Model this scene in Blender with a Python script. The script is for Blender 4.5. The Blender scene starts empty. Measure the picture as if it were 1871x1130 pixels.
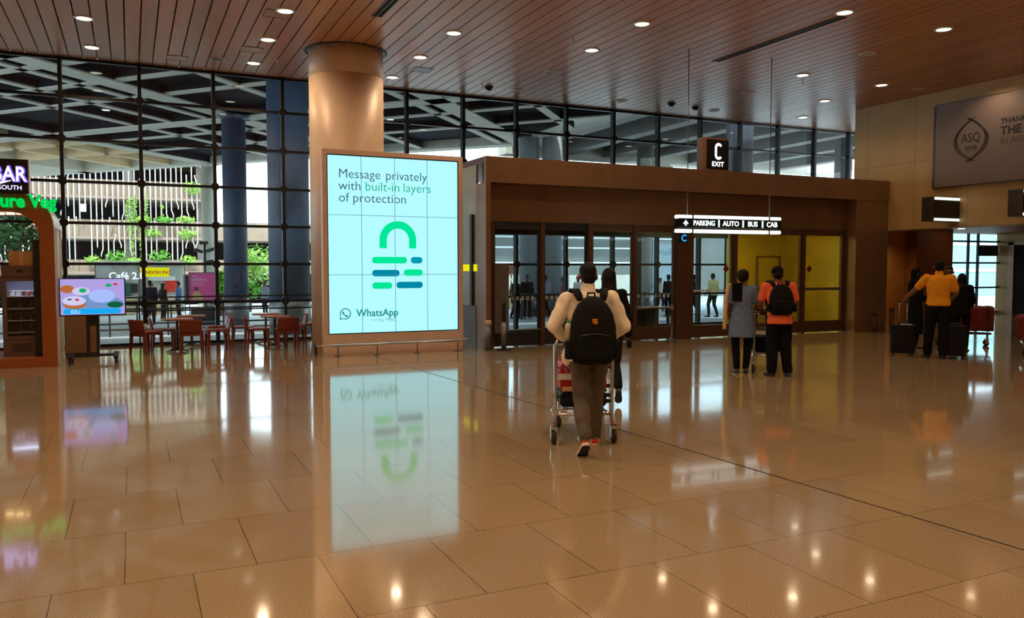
import bpy, bmesh, math, random
from mathutils import Vector, Matrix, noise
R = math.radians
random.seed(7)
scn = bpy.context.scene
COL = scn.collection

# ------------------------------------------------------------------ camera
cam_d = bpy.data.cameras.new('camera')
cam_d.sensor_width = 36.0
cam_d.lens = 1480.0 / 1871.0 * 36.0
cam_d.clip_end = 400
cam = bpy.data.objects.new('camera', cam_d)
COL.objects.link(cam)
cam.location = (0, 0, 1.66)
cam.rotation_euler = (R(90) - math.atan(78 / 1480.0), 0, R(-25.2))
scn.camera = cam

# ------------------------------------------------------------------ colour management, sky, sun
vs = scn.view_settings
scn.display_settings.display_device = 'sRGB'
vs.view_transform = 'Standard'
vs.look = 'None'
vs.exposure = 0.0
vs.gamma = 1.0
vs.use_curve_mapping = False

w = bpy.data.worlds.new('sky')
scn.world = w
w.use_nodes = True
bg = w.node_tree.nodes['Background']
bg.inputs['Color'].default_value = (0.80, 0.93, 1.0, 1)
bg.inputs['Strength'].default_value = 4.2

sun_d = bpy.data.lights.new('sun', 'SUN')
sun_d.energy = 5.0
sun_d.angle = R(3)
sun_d.color = (1.0, 0.95, 0.86)
sun = bpy.data.objects.new('sun', sun_d)
COL.objects.link(sun)
sun.rotation_euler = (R(38), 0, R(-22))
LAMP_WARM = (1.0, 0.69, 0.40)
LAMP_WATT = 112.0

# ------------------------------------------------------------------ materials
def lin(r, g, b):
    f = lambda c: (c / 255 / 12.92) if c <= 10 else ((c / 255 + 0.055) / 1.055) ** 2.4
    return (f(r), f(g), f(b))

def mat(name, col, rough=0.5, metal=0.0, var=0.12, scale=6.0, bump=0.0, bscale=60.0, spec=0.5, coat=0.0):
    m = bpy.data.materials.new(name)
    m.use_nodes = True
    nt = m.node_tree
    b = nt.nodes['Principled BSDF']
    b.inputs['Roughness'].default_value = rough
    b.inputs['Metallic'].default_value = metal
    b.inputs['Specular IOR Level'].default_value = spec
    b.inputs['Coat Weight'].default_value = coat
    b.inputs['Coat Roughness'].default_value = 0.05
    tc = nt.nodes.new('ShaderNodeTexCoord')
    n = nt.nodes.new('ShaderNodeTexNoise')
    n.inputs['Scale'].default_value = scale
    n.inputs['Detail'].default_value = 4
    nt.links.new(tc.outputs['Object'], n.inputs['Vector'])
    r = nt.nodes.new('ShaderNodeMapRange')
    r.inputs['From Min'].default_value = 0.3
    r.inputs['From Max'].default_value = 0.7
    r.inputs['To Min'].default_value = 1 - var
    r.inputs['To Max'].default_value = 1 + var
    nt.links.new(n.outputs['Fac'], r.inputs['Value'])
    mx = nt.nodes.new('ShaderNodeVectorMath')
    mx.operation = 'SCALE'
    mx.inputs[0].default_value = col
    nt.links.new(r.outputs[0], mx.inputs['Scale'])
    nt.links.new(mx.outputs[0], b.inputs['Base Color'])
    if bump:
        n2 = nt.nodes.new('ShaderNodeTexNoise')
        n2.inputs['Scale'].default_value = bscale
        nt.links.new(tc.outputs['Object'], n2.inputs['Vector'])
        bp = nt.nodes.new('ShaderNodeBump')
        bp.inputs['Strength'].default_value = bump
        bp.inputs['Distance'].default_value = 0.01
        nt.links.new(n2.outputs['Fac'], bp.inputs['Height'])
        nt.links.new(bp.outputs[0], b.inputs['Normal'])
    m['col'] = col
    return m

def emit(name, col, s=1.0):
    m = bpy.data.materials.new(name)
    m.use_nodes = True
    nt = m.node_tree
    nt.nodes.clear()
    o = nt.nodes.new('ShaderNodeOutputMaterial')
    e = nt.nodes.new('ShaderNodeEmission')
    e.inputs['Color'].default_value = (*col, 1)
    e.inputs['Strength'].default_value = s
    nt.links.new(e.outputs[0], o.inputs[0])
    return m

def glass(name, tint=(0.9, 0.95, 0.95), refl=1.0, rough=0.0):
    m = bpy.data.materials.new(name)
    m.use_nodes = True
    nt = m.node_tree
    nt.nodes.clear()
    o = nt.nodes.new('ShaderNodeOutputMaterial')
    t = nt.nodes.new('ShaderNodeBsdfTransparent')
    t.inputs['Color'].default_value = (*tint, 1)
    g = nt.nodes.new('ShaderNodeBsdfGlossy')
    g.inputs['Roughness'].default_value = rough
    lw = nt.nodes.new('ShaderNodeLayerWeight')
    pw = nt.nodes.new('ShaderNodeMath'); pw.operation = 'POWER'; pw.inputs[1].default_value = 5
    nt.links.new(lw.outputs['Facing'], pw.inputs[0])
    mu = nt.nodes.new('ShaderNodeMath')
    mu.operation = 'MULTIPLY_ADD'
    mu.inputs[1].default_value = 0.9 * refl
    mu.inputs[2].default_value = 0.035 * refl
    nt.links.new(pw.outputs[0], mu.inputs[0])
    mx = nt.nodes.new('ShaderNodeMixShader')
    nt.links.new(mu.outputs[0], mx.inputs[0])
    nt.links.new(t.outputs[0], mx.inputs[1])
    nt.links.new(g.outputs[0], mx.inputs[2])
    nt.links.new(mx.outputs[0], o.inputs[0])
    return m

def joints_on(m, du, dv, axes='YZ', width=0.008, dark=0.35, shift=(0, 0)):
    """thin panel joints on a material, in object coordinates"""
    nt = m.node_tree
    b = nt.nodes['Principled BSDF']
    src = b.inputs['Base Color'].links[0].from_socket
    tc = nt.nodes.new('ShaderNodeTexCoord')
    sp = nt.nodes.new('ShaderNodeSeparateXYZ')
    nt.links.new(tc.outputs['Object'], sp.inputs[0])
    cur = None
    for ax, d, sh in zip(axes, (du, dv), shift):
        if not d:
            continue
        a = nt.nodes.new('ShaderNodeMath'); a.operation = 'ADD'; a.inputs[1].default_value = sh + 100 * d
        nt.links.new(sp.outputs[ax], a.inputs[0])
        md = nt.nodes.new('ShaderNodeMath'); md.operation = 'MODULO'; md.inputs[1].default_value = d
        nt.links.new(a.outputs[0], md.inputs[0])
        lt = nt.nodes.new('ShaderNodeMath'); lt.operation = 'LESS_THAN'; lt.inputs[1].default_value = width
        nt.links.new(md.outputs[0], lt.inputs[0])
        if cur is None:
            cur = lt.outputs[0]
        else:
            mm = nt.nodes.new('ShaderNodeMath'); mm.operation = 'MAXIMUM'
            nt.links.new(cur, mm.inputs[0]); nt.links.new(lt.outputs[0], mm.inputs[1])
            cur = mm.outputs[0]
    mp = nt.nodes.new('ShaderNodeMapRange')
    mp.inputs['To Min'].default_value = 1.0
    mp.inputs['To Max'].default_value = dark
    nt.links.new(cur, mp.inputs['Value'])
    sc = nt.nodes.new('ShaderNodeVectorMath'); sc.operation = 'SCALE'
    nt.links.new(src, sc.inputs[0]); nt.links.new(mp.outputs[0], sc.inputs['Scale'])
    nt.links.new(sc.outputs[0], b.inputs['Base Color'])
    return m

def dots_on(m):
    nt = m.node_tree
    b = nt.nodes['Principled BSDF']
    src = b.inputs['Base Color'].links[0].from_socket
    tc = nt.nodes.new('ShaderNodeTexCoord')
    vo = nt.nodes.new('ShaderNodeTexVoronoi'); vo.inputs['Scale'].default_value = 22
    nt.links.new(tc.outputs['Object'], vo.inputs['Vector'])
    lt = nt.nodes.new('ShaderNodeMath'); lt.operation = 'LESS_THAN'; lt.inputs[1].default_value = 0.17
    nt.links.new(vo.outputs['Distance'], lt.inputs[0])
    mx = nt.nodes.new('ShaderNodeMix'); mx.data_type = 'RGBA'
    nt.links.new(lt.outputs[0], mx.inputs['Factor'])
    nt.links.new(src, mx.inputs['A']); mx.inputs['B'].default_value = (0.42, 0.46, 0.56, 1)
    nt.links.new(mx.outputs['Result'], b.inputs['Base Color'])

def floor_material():
    m = bpy.data.materials.new('polished_terrazzo_tiles')
    m.use_nodes = True
    nt = m.node_tree
    b = nt.nodes['Principled BSDF']
    tc = nt.nodes.new('ShaderNodeTexCoord')
    mp = nt.nodes.new('ShaderNodeMapping')
    mp.inputs['Location'].default_value = (-0.27 + 0.3335, -0.02, 0)
    nt.links.new(tc.outputs['Object'], mp.inputs['Vector'])
    br = nt.nodes.new('ShaderNodeTexBrick')
    br.offset = 0.5
    br.inputs['Scale'].default_value = 1.0
    br.inputs['Brick Width'].default_value = 0.667
    br.inputs['Row Height'].default_value = 0.92
    br.inputs['Mortar Size'].default_value = 0.0022
    br.inputs['Mortar Smooth'].default_value = 0.0
    br.inputs['Bias'].default_value = 0.0
    br.inputs['Color1'].default_value = (0.425, 0.318, 0.198, 1)
    br.inputs['Color2'].default_value = (0.385, 0.283, 0.172, 1)
    br.inputs['Mortar'].default_value = (0.07, 0.045, 0.03, 1)
    nt.links.new(mp.outputs[0], br.inputs['Vector'])
    n1 = nt.nodes.new('ShaderNodeTexNoise')
    n1.inputs['Scale'].default_value = 150
    n1.inputs['Detail'].default_value = 3
    nt.links.new(tc.outputs['Object'], n1.inputs['Vector'])
    r1 = nt.nodes.new('ShaderNodeMapRange')
    r1.inputs['From Min'].default_value = 0.36
    r1.inputs['From Max'].default_value = 0.62
    r1.inputs['To Min'].default_value = 0.56
    r1.inputs['To Max'].default_value = 1.12
    nt.links.new(n1.outputs['Fac'], r1.inputs['Value'])
    sc = nt.nodes.new('ShaderNodeVectorMath'); sc.operation = 'SCALE'
    nt.links.new(br.outputs['Color'], sc.inputs[0]); nt.links.new(r1.outputs[0], sc.inputs['Scale'])
    nt.links.new(sc.outputs[0], b.inputs['Base Color'])
    n3 = nt.nodes.new('ShaderNodeTexNoise')
    n3.inputs['Scale'].default_value = 0.9
    nt.links.new(tc.outputs['Object'], n3.inputs['Vector'])
    r3 = nt.nodes.new('ShaderNodeMapRange')
    r3.inputs['To Min'].default_value = 0.05
    r3.inputs['To Max'].default_value = 0.12
    nt.links.new(n3.outputs['Fac'], r3.inputs['Value'])
    nt.links.new(r3.outputs[0], b.inputs['Roughness'])
    b.inputs['IOR'].default_value = 1.72
    b.inputs['Coat Weight'].default_value = 0.2
    b.inputs['Coat IOR'].default_value = 1.75
    b.inputs['Coat Roughness'].default_value = 0.035
    return m

def plank_material():
    m = bpy.data.materials.new('ceiling_wood_planks')
    m.use_nodes = True
    nt = m.node_tree
    b = nt.nodes['Principled BSDF']
    tc = nt.nodes.new('ShaderNodeTexCoord')
    sp = nt.nodes.new('ShaderNodeSeparateXYZ')
    nt.links.new(tc.outputs['Object'], sp.inputs[0])
    d = nt.nodes.new('ShaderNodeMath'); d.operation = 'DIVIDE'; d.inputs[1].default_value = 0.253
    nt.links.new(sp.outputs['X'], d.inputs[0])
    fl = nt.nodes.new('ShaderNodeMath'); fl.operation = 'FLOOR'
    nt.links.new(d.outputs[0], fl.inputs[0])
    wn = nt.nodes.new('ShaderNodeTexWhiteNoise'); wn.noise_dimensions = '1D'
    nt.links.new(fl.outputs[0], wn.inputs['W'])
    mp = nt.nodes.new('ShaderNodeMapping')
    mp.inputs['Scale'].default_value = (14, 0.8, 1)
    nt.links.new(tc.outputs['Object'], mp.inputs['Vector'])
    gr = nt.nodes.new('ShaderNodeTexNoise')
    gr.inputs['Scale'].default_value = 3
    gr.inputs['Detail'].default_value = 6
    nt.links.new(mp.outputs[0], gr.inputs['Vector'])
    r1 = nt.nodes.new('ShaderNodeMapRange')
    r1.inputs['To Min'].default_value = 0.86; r1.inputs['To Max'].default_value = 1.1
    nt.links.new(wn.outputs['Value'], r1.inputs['Value'])
    r2 = nt.nodes.new('ShaderNodeMapRange')
    r2.inputs['From Min'].default_value = 0.3; r2.inputs['From Max'].default_value = 0.7
    r2.inputs['To Min'].default_value = 0.88; r2.inputs['To Max'].default_value = 1.1
    nt.links.new(gr.outputs['Fac'], r2.inputs['Value'])
    mu = nt.nodes.new('ShaderNodeMath'); mu.operation = 'MULTIPLY'
    nt.links.new(r1.outputs[0], mu.inputs[0]); nt.links.new(r2.outputs[0], mu.inputs[1])
    sc = nt.nodes.new('ShaderNodeVectorMath'); sc.operation = 'SCALE'
    sc.inputs[0].default_value = (0.50, 0.225, 0.105)
    nt.links.new(mu.outputs[0], sc.inputs['Scale'])
    nt.links.new(sc.outputs[0], b.inputs['Base Color'])
    b.inputs['Roughness'].default_value = 0.34
    return m

M = {}
def mk():
    A = lambda k, *a, **kw: M.__setitem__(k, mat(k, *a, **kw))
    M['floor'] = floor_material()
    M['planks'] = plank_material()
    A('void', (0.01, 0.008, 0.007), 0.9)
    A('stone', lin(212, 184, 160), 0.42, var=0.06, scale=3)
    A('stone_wall', lin(196, 166, 112), 0.5, var=0.08, scale=2)
    joints_on(M['stone_wall'], 1.42, 1.66, 'YZ', 0.012, 0.5, (0.2, 0.75))
    A('orange_wall', lin(214, 150, 78), 0.5, var=0.08, scale=2)
    A('dark_wood_wall', lin(150, 92, 48), 0.5, var=0.1, scale=2)
    A('bronze', lin(142, 108, 82), 0.34, 0.25, var=0.10, scale=2.5)
    joints_on(M['bronze'], 1.17, 0.026, 'XZ', 0.006, 0.72)
    A('bronze_dark', lin(92, 64, 48), 0.38, 0.3, var=0.08, scale=3)
    A('bronze_mesh', lin(164, 160, 144), 0.28, 0.25, var=0.12, scale=2)
    joints_on(M['bronze_mesh'], 0.96, 0.034, 'YZ', 0.008, 0.6)
    A('gold_mesh', lin(188, 172, 84), 0.30, 0.4, var=0.14, scale=1.4)
    joints_on(M['gold_mesh'], 0.9, 0.05, 'XZ', 0.010, 0.6)
    A('black_steel', (0.012, 0.012, 0.015), 0.4, 0.3)
    A('black', (0.010, 0.010, 0.011), 0.45)
    A('dark_header', lin(34, 36, 42), 0.5)
    A('steel', (0.62, 0.62, 0.63), 0.22, 1.0, var=0.04)
    A('grey_metal', lin(122, 120, 120), 0.35, 0.6)
    A('dull_metal', lin(96, 86, 78), 0.35, 0.7)
    A('chrome', (0.75, 0.75, 0.76), 0.10, 1.0, var=0.02)
    A('rose_panel', lin(224, 192, 174), 0.4, var=0.05, scale=3)
    A('white_plastic', (0.75, 0.75, 0.74), 0.4, var=0.03)
    A('rubber', (0.015, 0.015, 0.015), 0.7)
    A('concrete', lin(184, 180, 168), 0.8, var=0.10, scale=1.2)
    A('concrete_daylit', lin(206, 182, 144), 0.8, var=0.12, scale=0.8)  # canopy concrete with the far bays' daylight put into its colour
    A('concrete_blue', lin(46, 62, 86), 0.55, var=0.10, scale=1.5)
    A('concrete_grey', lin(104, 106, 102), 0.7, var=0.1, scale=1.0)
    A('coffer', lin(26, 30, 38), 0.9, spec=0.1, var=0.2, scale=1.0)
    A('pave', lin(186, 190, 192), 0.6, var=0.10, scale=1.5)
    A('parapet', lin(146, 126, 110), 0.8, var=0.14, scale=0.6)
    A('soffit', lin(150, 140, 128), 0.8)
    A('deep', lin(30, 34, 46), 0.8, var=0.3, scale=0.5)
    A('column_grey', lin(146, 150, 152), 0.6, var=0.08)
    A('fin', lin(216, 208, 198), 0.5, var=0.04)
    A('leaf', lin(96, 160, 54), 0.5, var=0.45, scale=9)
    A('leaf_dark', lin(52, 104, 44), 0.5, var=0.45, scale=9)
    A('leaf_light', lin(150, 192, 84), 0.5, var=0.4, scale=9)
    A('bark', lin(92, 74, 56), 0.8)
    A('chair_leather', lin(124, 50, 32), 0.42, var=0.12, scale=8)
    A('chair_dark', lin(96, 40, 36), 0.42, var=0.12, scale=8)
    A('table_wood', lin(178, 122, 92), 0.35, var=0.1, scale=8)
    A('kiosk_orange', lin(160, 84, 32), 0.42, var=0.08, scale=4)
    A('kiosk_inner', lin(150, 66, 30), 0.45, var=0.08, scale=4)
    A('kiosk_soffit', lin(222, 160, 80), 0.5)
    A('frost', lin(206, 214, 206), 0.35, var=0.08, scale=2)
    A('fridge_body', lin(108, 84, 80), 0.35, var=0.06)
    A('fridge_liner', lin(110, 108, 124), 0.4)
    A('counter_brown', lin(150, 110, 82), 0.45, var=0.1)
    A('cardboard', lin(150, 108, 58), 0.8)
    A('skin', lin(128, 82, 56), 0.5, var=0.08, scale=14)
    A('skin_dark', lin(112, 70, 48), 0.5, var=0.08, scale=14)
    A('hair', (0.005, 0.004, 0.004), 0.6, spec=0.2, bump=0.5, bscale=140)
    A('eye', (0.02, 0.015, 0.012), 0.15)
    A('white_shirt', lin(240, 226, 208), 0.8, var=0.05, scale=10, bump=0.25, bscale=30)
    A('khaki', lin(88, 76, 60), 0.85, var=0.14, scale=9, bump=0.3, bscale=40)
    A('black_cloth', (0.006, 0.006, 0.007), 0.9, var=0.3, bump=0.3, bscale=40, spec=0.15)
    A('navy_cloth', lin(26, 30, 48), 0.85, spec=0.15, var=0.2, bump=0.3, bscale=40)
    A('tunic', lin(104, 126, 166), 0.85, var=0.12, scale=8)
    dots_on(M['tunic'])
    A('orange_tee', lin(244, 108, 66), 0.85, var=0.06, bump=0.25, bscale=30)
    A('yellow_polo', lin(240, 160, 20), 0.85, var=0.06, bump=0.25, bscale=30)
    A('beige_cloth', lin(222, 178, 124), 0.85, var=0.08)
    A('olive_cloth', lin(140, 140, 90), 0.85, var=0.1)
    A('pink_cloth', lin(206, 84, 128), 0.85, var=0.1)
    A('grey_cloth', lin(130, 138, 150), 0.85, var=0.1)
    A('blue_cloth', lin(66, 96, 140), 0.85, var=0.1)
    A('red_shoe', lin(206, 40, 24), 0.6)
    A('sole', lin(222, 206, 186), 0.7)
    A('black_shoe', (0.012, 0.011, 0.011), 0.35)
    A('nylon_black', (0.004, 0.004, 0.005), 0.75, spec=0.2, var=0.3, bump=0.35, bscale=120)
    A('red_case', lin(170, 16, 30), 0.45, var=0.1)
    A('dark_red_case', lin(118, 22, 26), 0.6, var=0.14, bump=0.2)
    A('black_case', (0.006, 0.006, 0.008), 0.5, spec=0.25, bump=0.2, bscale=30)
    A('logo_orange', lin(240, 150, 30), 0.5)
    A('bottle_green', lin(60, 150, 60), 0.4)
    A('bottle_clear', lin(190, 180, 150), 0.2)
    A('poster_pink', lin(236, 92, 158), 0.5, var=0.03)
    A('poster_text', lin(236, 190, 210), 0.5, var=0.02)
    A('banner', lin(134, 118, 112), 0.5, var=0.07, scale=0.8)
    A('banner_ink', lin(44, 30, 26), 0.5)
    A('banner_grey', lin(96, 80, 68), 0.5)
    A('awning', lin(206, 206, 204), 0.6)
    A('shop_wall', lin(176, 178, 176), 0.6, var=0.2, scale=2)
    A('counter_front', lin(196, 176, 130), 0.5)
    A('teal', lin(30, 92, 84), 0.4)
    A('pale_teal', lin(128, 168, 170), 0.4)
    A('red_paint', lin(214, 50, 40), 0.4)
    A('drink_brown', lin(58, 36, 30), 0.25)
    A('drink_amber', lin(110, 70, 40), 0.25)
    A('drink_white', lin(220, 216, 206), 0.4)
    A('drink_red', lin(180, 60, 30), 0.35)
    A('drink_dark', lin(50, 34, 34), 0.3)
    A('sign_black', (0.008, 0.008, 0.010), 0.3)
    M['clear_glass'] = glass('clear_glass', (0.90, 0.96, 0.97), 1.0)
    M['door_glass'] = glass('door_glass', (0.74, 0.80, 0.82), 1.0)
    M['gold_glass'] = glass('gold_glass', (0.72, 0.66, 0.40), 1.2)
    M['fridge_glass'] = glass('fridge_glass', (0.85, 0.86, 0.9), 0.8)
    M['lamp_on'] = emit('lamp_on', (1.0, 0.86, 0.62), 9)
    M['lamp_off'] = mat('lamp_off', lin(190, 160, 140), 0.3)
    M['lamp_cool'] = emit('lamp_cool', (0.95, 1.0, 1.0), 6)
    M['lamp_soffit'] = emit('lamp_soffit', (1.0, 0.72, 0.34), 6)
    M['scr_bg'] = emit('scr_bg', lin(176, 246, 253), 1.06)
    M['scr_dark'] = emit('scr_dark', lin(38, 72, 92), 1)
    M['scr_text'] = emit('scr_text', lin(50, 84, 104), 1)
    M['scr_green'] = emit('scr_green', lin(10, 172, 132), 1)
    M['scr_lime'] = emit('scr_lime', lin(0, 232, 152), 1)
    M['scr_teal'] = emit('scr_teal', lin(0, 136, 164), 1)
    M['scr_teal_light'] = emit('scr_teal_light', lin(0, 154, 176), 1)
    M['scr_logo'] = emit('scr_logo', lin(20, 142, 124), 1)
    M['scr_line'] = emit('scr_line', lin(96, 150, 168), 1)
    M['sign_white'] = emit('sign_white', (0.85, 0.96, 1.0), 1.7)
    M['sign_cyan'] = emit('sign_cyan', (0.62, 0.93, 1.0), 1.25)
    M['sign_tube'] = emit('sign_tube', (0.86, 0.95, 0.88), 1.3)
    M['sign_blue'] = emit('sign_blue', (0.02, 0.42, 0.95), 1.0)
    M['neon_violet'] = emit('neon_violet', (0.62, 0.55, 1.0), 2.6)
    M['neon_halo'] = emit('neon_halo', (0.20, 0.10, 0.95), 1.0)
    M['neon_green'] = emit('neon_green', (0.0, 0.72, 0.10), 0.95)
    M['tv_bg'] = emit('tv_bg', lin(176, 160, 226), 1.0)
    M['tv_plate'] = emit('tv_plate', lin(206, 204, 240), 1.0)
    M['tv_rice'] = emit('tv_rice', lin(168, 190, 250), 1.0)
    M['tv_green'] = emit('tv_green', lin(30, 170, 96), 1.0)
    M['tv_leaf'] = emit('tv_leaf', lin(14, 96, 62), 1.0)
    M['tv_red'] = emit('tv_red', lin(214, 44, 84), 1.0)
    M['tv_brown'] = emit('tv_brown', lin(186, 104, 56), 1.0)
    M['tv_blue'] = emit('tv_blue', lin(24, 168, 244), 1.0)
    M['tv_teal'] = emit('tv_teal', lin(118, 150, 200), 1.0)
    M['tv_text'] = emit('tv_text', lin(206, 232, 250), 1.0)
    M['cool_fill'] = emit('cool_fill', (0.72, 0.82, 1.0), 2.2)
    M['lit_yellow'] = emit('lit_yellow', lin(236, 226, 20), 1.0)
    M['lit_board'] = emit('lit_board', lin(206, 236, 250), 1.0)
    M['board_text'] = emit('board_text', lin(150, 190, 214), 1.0)
    M['lit_cafe'] = emit('lit_cafe', (0.9, 0.92, 1.0), 1.3)
    M['ink_red'] = mat('ink_red', lin(190, 60, 10), 0.5)
    M['lit_green'] = emit('lit_green', lin(30, 190, 60), 1.0)
mk()

# ------------------------------------------------------------------ mesh builder
class MB:
    def __init__(s):
        s.v = []; s.f = []; s.sm = []
    def add(s, vs_, fs, smooth=False):
        o = len(s.v)
        s.v += [tuple(p) for p in vs_]
        for f in fs:
            s.f.append([o + i for i in f]); s.sm.append(smooth)
        return s
    def box(s, x0, y0, z0, x1, y1, z1):
        v = [(x0,y0,z0),(x1,y0,z0),(x1,y1,z0),(x0,y1,z0),(x0,y0,z1),(x1,y0,z1),(x1,y1,z1),(x0,y1,z1)]
        return s.add(v, [(0,3,2,1),(4,5,6,7),(0,1,5,4),(1,2,6,5),(2,3,7,6),(3,0,4,7)])
    def obox(s, c, size, rz=0.0, rx=0.0, ry=0.0):
        m = Matrix.Translation(c) @ Matrix.Rotation(rz, 4, 'Z') @ Matrix.Rotation(ry, 4, 'Y') @ Matrix.Rotation(rx, 4, 'X')
        a, b, d = (q / 2 for q in size)
        v = [(-a,-b,-d),(a,-b,-d),(a,b,-d),(-a,b,-d),(-a,-b,d),(a,-b,d),(a,b,d),(-a,b,d)]
        return s.add([m @ Vector(p) for p in v], [(0,3,2,1),(4,5,6,7),(0,1,5,4),(1,2,6,5),(2,3,7,6),(3,0,4,7)])
    def rbox(s, x0, y0, z0, x1, y1, z1, r=0.02, n=4, axis='Z'):
        """box with rounded edges along one axis"""
        if axis == 'Z': a0, b0, a1, b1, c0, c1 = x0, y0, x1, y1, z0, z1
        elif axis == 'Y': a0, b0, a1, b1, c0, c1 = x0, z0, x1, z1, y0, y1
        else: a0, b0, a1, b1, c0, c1 = y0, z0, y1, z1, x0, x1
        pts = []
        for (cx, cy, st) in ((a1-r,b0+r,-90),(a1-r,b1-r,0),(a0+r,b1-r,90),(a0+r,b0+r,180)):
            for k in range(n + 1):
                t = R(st + 90 * k / n)
                pts.append((cx + r * math.cos(t), cy + r * math.sin(t)))
        def P(p, c):
            return (p[0], p[1], c) if axis == 'Z' else ((p[0], c, p[1]) if axis == 'Y' else (c, p[0], p[1]))
        N = len(pts)
        v = [P(p, c0) for p in pts] + [P(p, c1) for p in pts]
        fs = [[i, (i+1) % N, N + (i+1) % N, N + i] for i in range(N)] + [list(range(N))[::-1], [N + i for i in range(N)]]
        return s.add(v, fs)
    def prism(s, pts, z0, z1, plane='XY'):
        """extrude a 2-D outline; plane names the outline's axes"""
        N = len(pts)
        if plane == 'XY': P = lambda p, c: (p[0], p[1], c)
        elif plane == 'XZ': P = lambda p, c: (p[0], c, p[1])
        else: P = lambda p, c: (c, p[0], p[1])
        v = [P(p, z0) for p in pts] + [P(p, z1) for p in pts]
        fs = [[i, (i+1) % N, N + (i+1) % N, N + i] for i in range(N)] + [list(range(N))[::-1], [N + i for i in range(N)]]
        return s.add(v, fs)
    def loft(s, rings, smooth=True, caps=True):
        n = len(rings[0]); v = [p for r in rings for p in r]; fs = []
        for k in range(len(rings) - 1):
            for i in range(n):
                fs.append((k*n+i, k*n+(i+1)%n, (k+1)*n+(i+1)%n, (k+1)*n+i))
        if caps:
            fs.append(list(range(n))[::-1]); fs.append([(len(rings)-1)*n+i for i in range(n)])
        return s.add(v, fs, smooth)
    @staticmethod
    def frame(d):
        d = Vector(d).normalized()
        u = Vector((0, 0, 1)) if abs(d.z) < 0.9 else Vector((1, 0, 0))
        a = d.cross(u).normalized(); b = a.cross(d).normalized()
        return a, b
    def tube(s, pts, r, n=10, caps=True):
        """tube through points; r number or list"""
        P = [Vector(p) for p in pts]
        rr = r if isinstance(r, (list, tuple)) else [r] * len(P)
        rings = []; prev = None
        for i, p in enumerate(P):
            d = (P[min(i+1, len(P)-1)] - P[max(i-1, 0)]).normalized()
            if prev is None:
                a, b = s.frame(d)
            else:
                a = prev - d * prev.dot(d)
                a = a.normalized() if a.length > 1e-6 else s.frame(d)[0]
                b = d.cross(a)
            prev = a
            b = d.cross(a)
            rings.append([p + (a * math.cos(2*math.pi*k/n) + b * math.sin(2*math.pi*k/n)) * rr[i] for k in range(n)])
        return s.loft(rings, True, caps)
    def caps_(s, p0, p1, r0, r1, n=14):
        """tapered capsule"""
        p0 = Vector(p0); p1 = Vector(p1); d = p1 - p0
        L = d.length
        d = d / L if L > 1e-6 else Vector((0, 0, 1))
        a, b = s.frame(d); rings = []
        for t in (-88, -60, -30, 0):
            q = R(t); c = p0 + d * (r0 * math.sin(q)); rad = r0 * math.cos(q)
            rings.append([c + (a * math.cos(2*math.pi*k/n) + b * math.sin(2*math.pi*k/n)) * rad for k in range(n)])
        for t in (0, 30, 60, 88):
            q = R(t); c = p1 + d * (r1 * math.sin(q)); rad = r1 * math.cos(q)
            rings.append([c + (a * math.cos(2*math.pi*k/n) + b * math.sin(2*math.pi*k/n)) * rad for k in range(n)])
        return s.loft(rings)
    def chain(s, pts, rr, n=14):
        for i in range(len(pts) - 1):
            s.caps_(pts[i], pts[i+1], rr[i], rr[i+1], n)
        return s
    def ell(s, c, r, nu=16, nv=10, rot=None):
        c = Vector(c); rings = []
        for j in range(nv + 1):
            t = -math.pi/2 + math.pi * j / nv
            t = max(-1.55, min(1.55, t))
            ring = []
            for k in range(nu):
                q = 2 * math.pi * k / nu
                p = Vector((r[0]*math.cos(t)*math.cos(q), r[1]*math.cos(t)*math.sin(q), r[2]*math.sin(t)))
                ring.append(c + (rot @ p if rot else p))
            rings.append(ring)
        return s.loft(rings)
    def lathe(s, prof, c=(0, 0, 0), n=24, smooth=True, caps=True):
        rings = [[(c[0]+r*math.cos(2*math.pi*k/n), c[1]+r*math.sin(2*math.pi*k/n), c[2]+z) for k in range(n)] for r, z in prof]
        return s.loft(rings, smooth, caps)
    def cyl(s, c, r, z0, z1, n=24):
        return s.lathe([(r, z0), (r, z1)], (c[0], c[1], 0), n)
    def disc(s, c, r, axis='Y', t=0.004, n=24, ry=None):
        """thin upright disc facing -Y, thickness t"""
        ry = ry or r
        return s.prism([(c[0]+r*math.cos(2*math.pi*k/n), c[2]+ry*math.sin(2*math.pi*k/n)) for k in range(n)], c[1], c[1]+t, 'XZ')
    def shift(s, o):
        s.v = [(p[0]-o[0], p[1]-o[1], p[2]-o[2]) for p in s.v]; return s
    def mesh(s, name):
        me = bpy.data.meshes.new(name)
        me.from_pydata([tuple(p) for p in s.v], [], s.f)
        me.polygons.foreach_set('use_smooth', s.sm)
        me.update()
        bm = bmesh.new(); bm.from_mesh(me)
        bmesh.ops.recalc_face_normals(bm, faces=bm.faces)
        bm.to_mesh(me); bm.free()
        return me
    def build(s, name, m, parent=None, world=False, bevel=0.0):
        if world and parent is not None:
            q = parent
            while q is not None:
                s.shift(q.location); q = q.parent
        me = s.mesh(name)
        if bevel:
            bm = bmesh.new(); bm.from_mesh(me)
            bmesh.ops.remove_doubles(bm, verts=bm.verts, dist=1e-5)
            bmesh.ops.bevel(bm, geom=[e for e in bm.edges if len(e.link_faces) == 2 and e.calc_face_angle(0) > 0.6], offset=bevel, segments=2, affect='EDGES', profile=0.6)
            bm.to_mesh(me); bm.free()
        me.materials.append(M[m] if isinstance(m, str) else m)
        o = bpy.data.objects.new(name, me)
        COL.objects.link(o)
        if parent is not None: o.parent = parent
        return o

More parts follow.
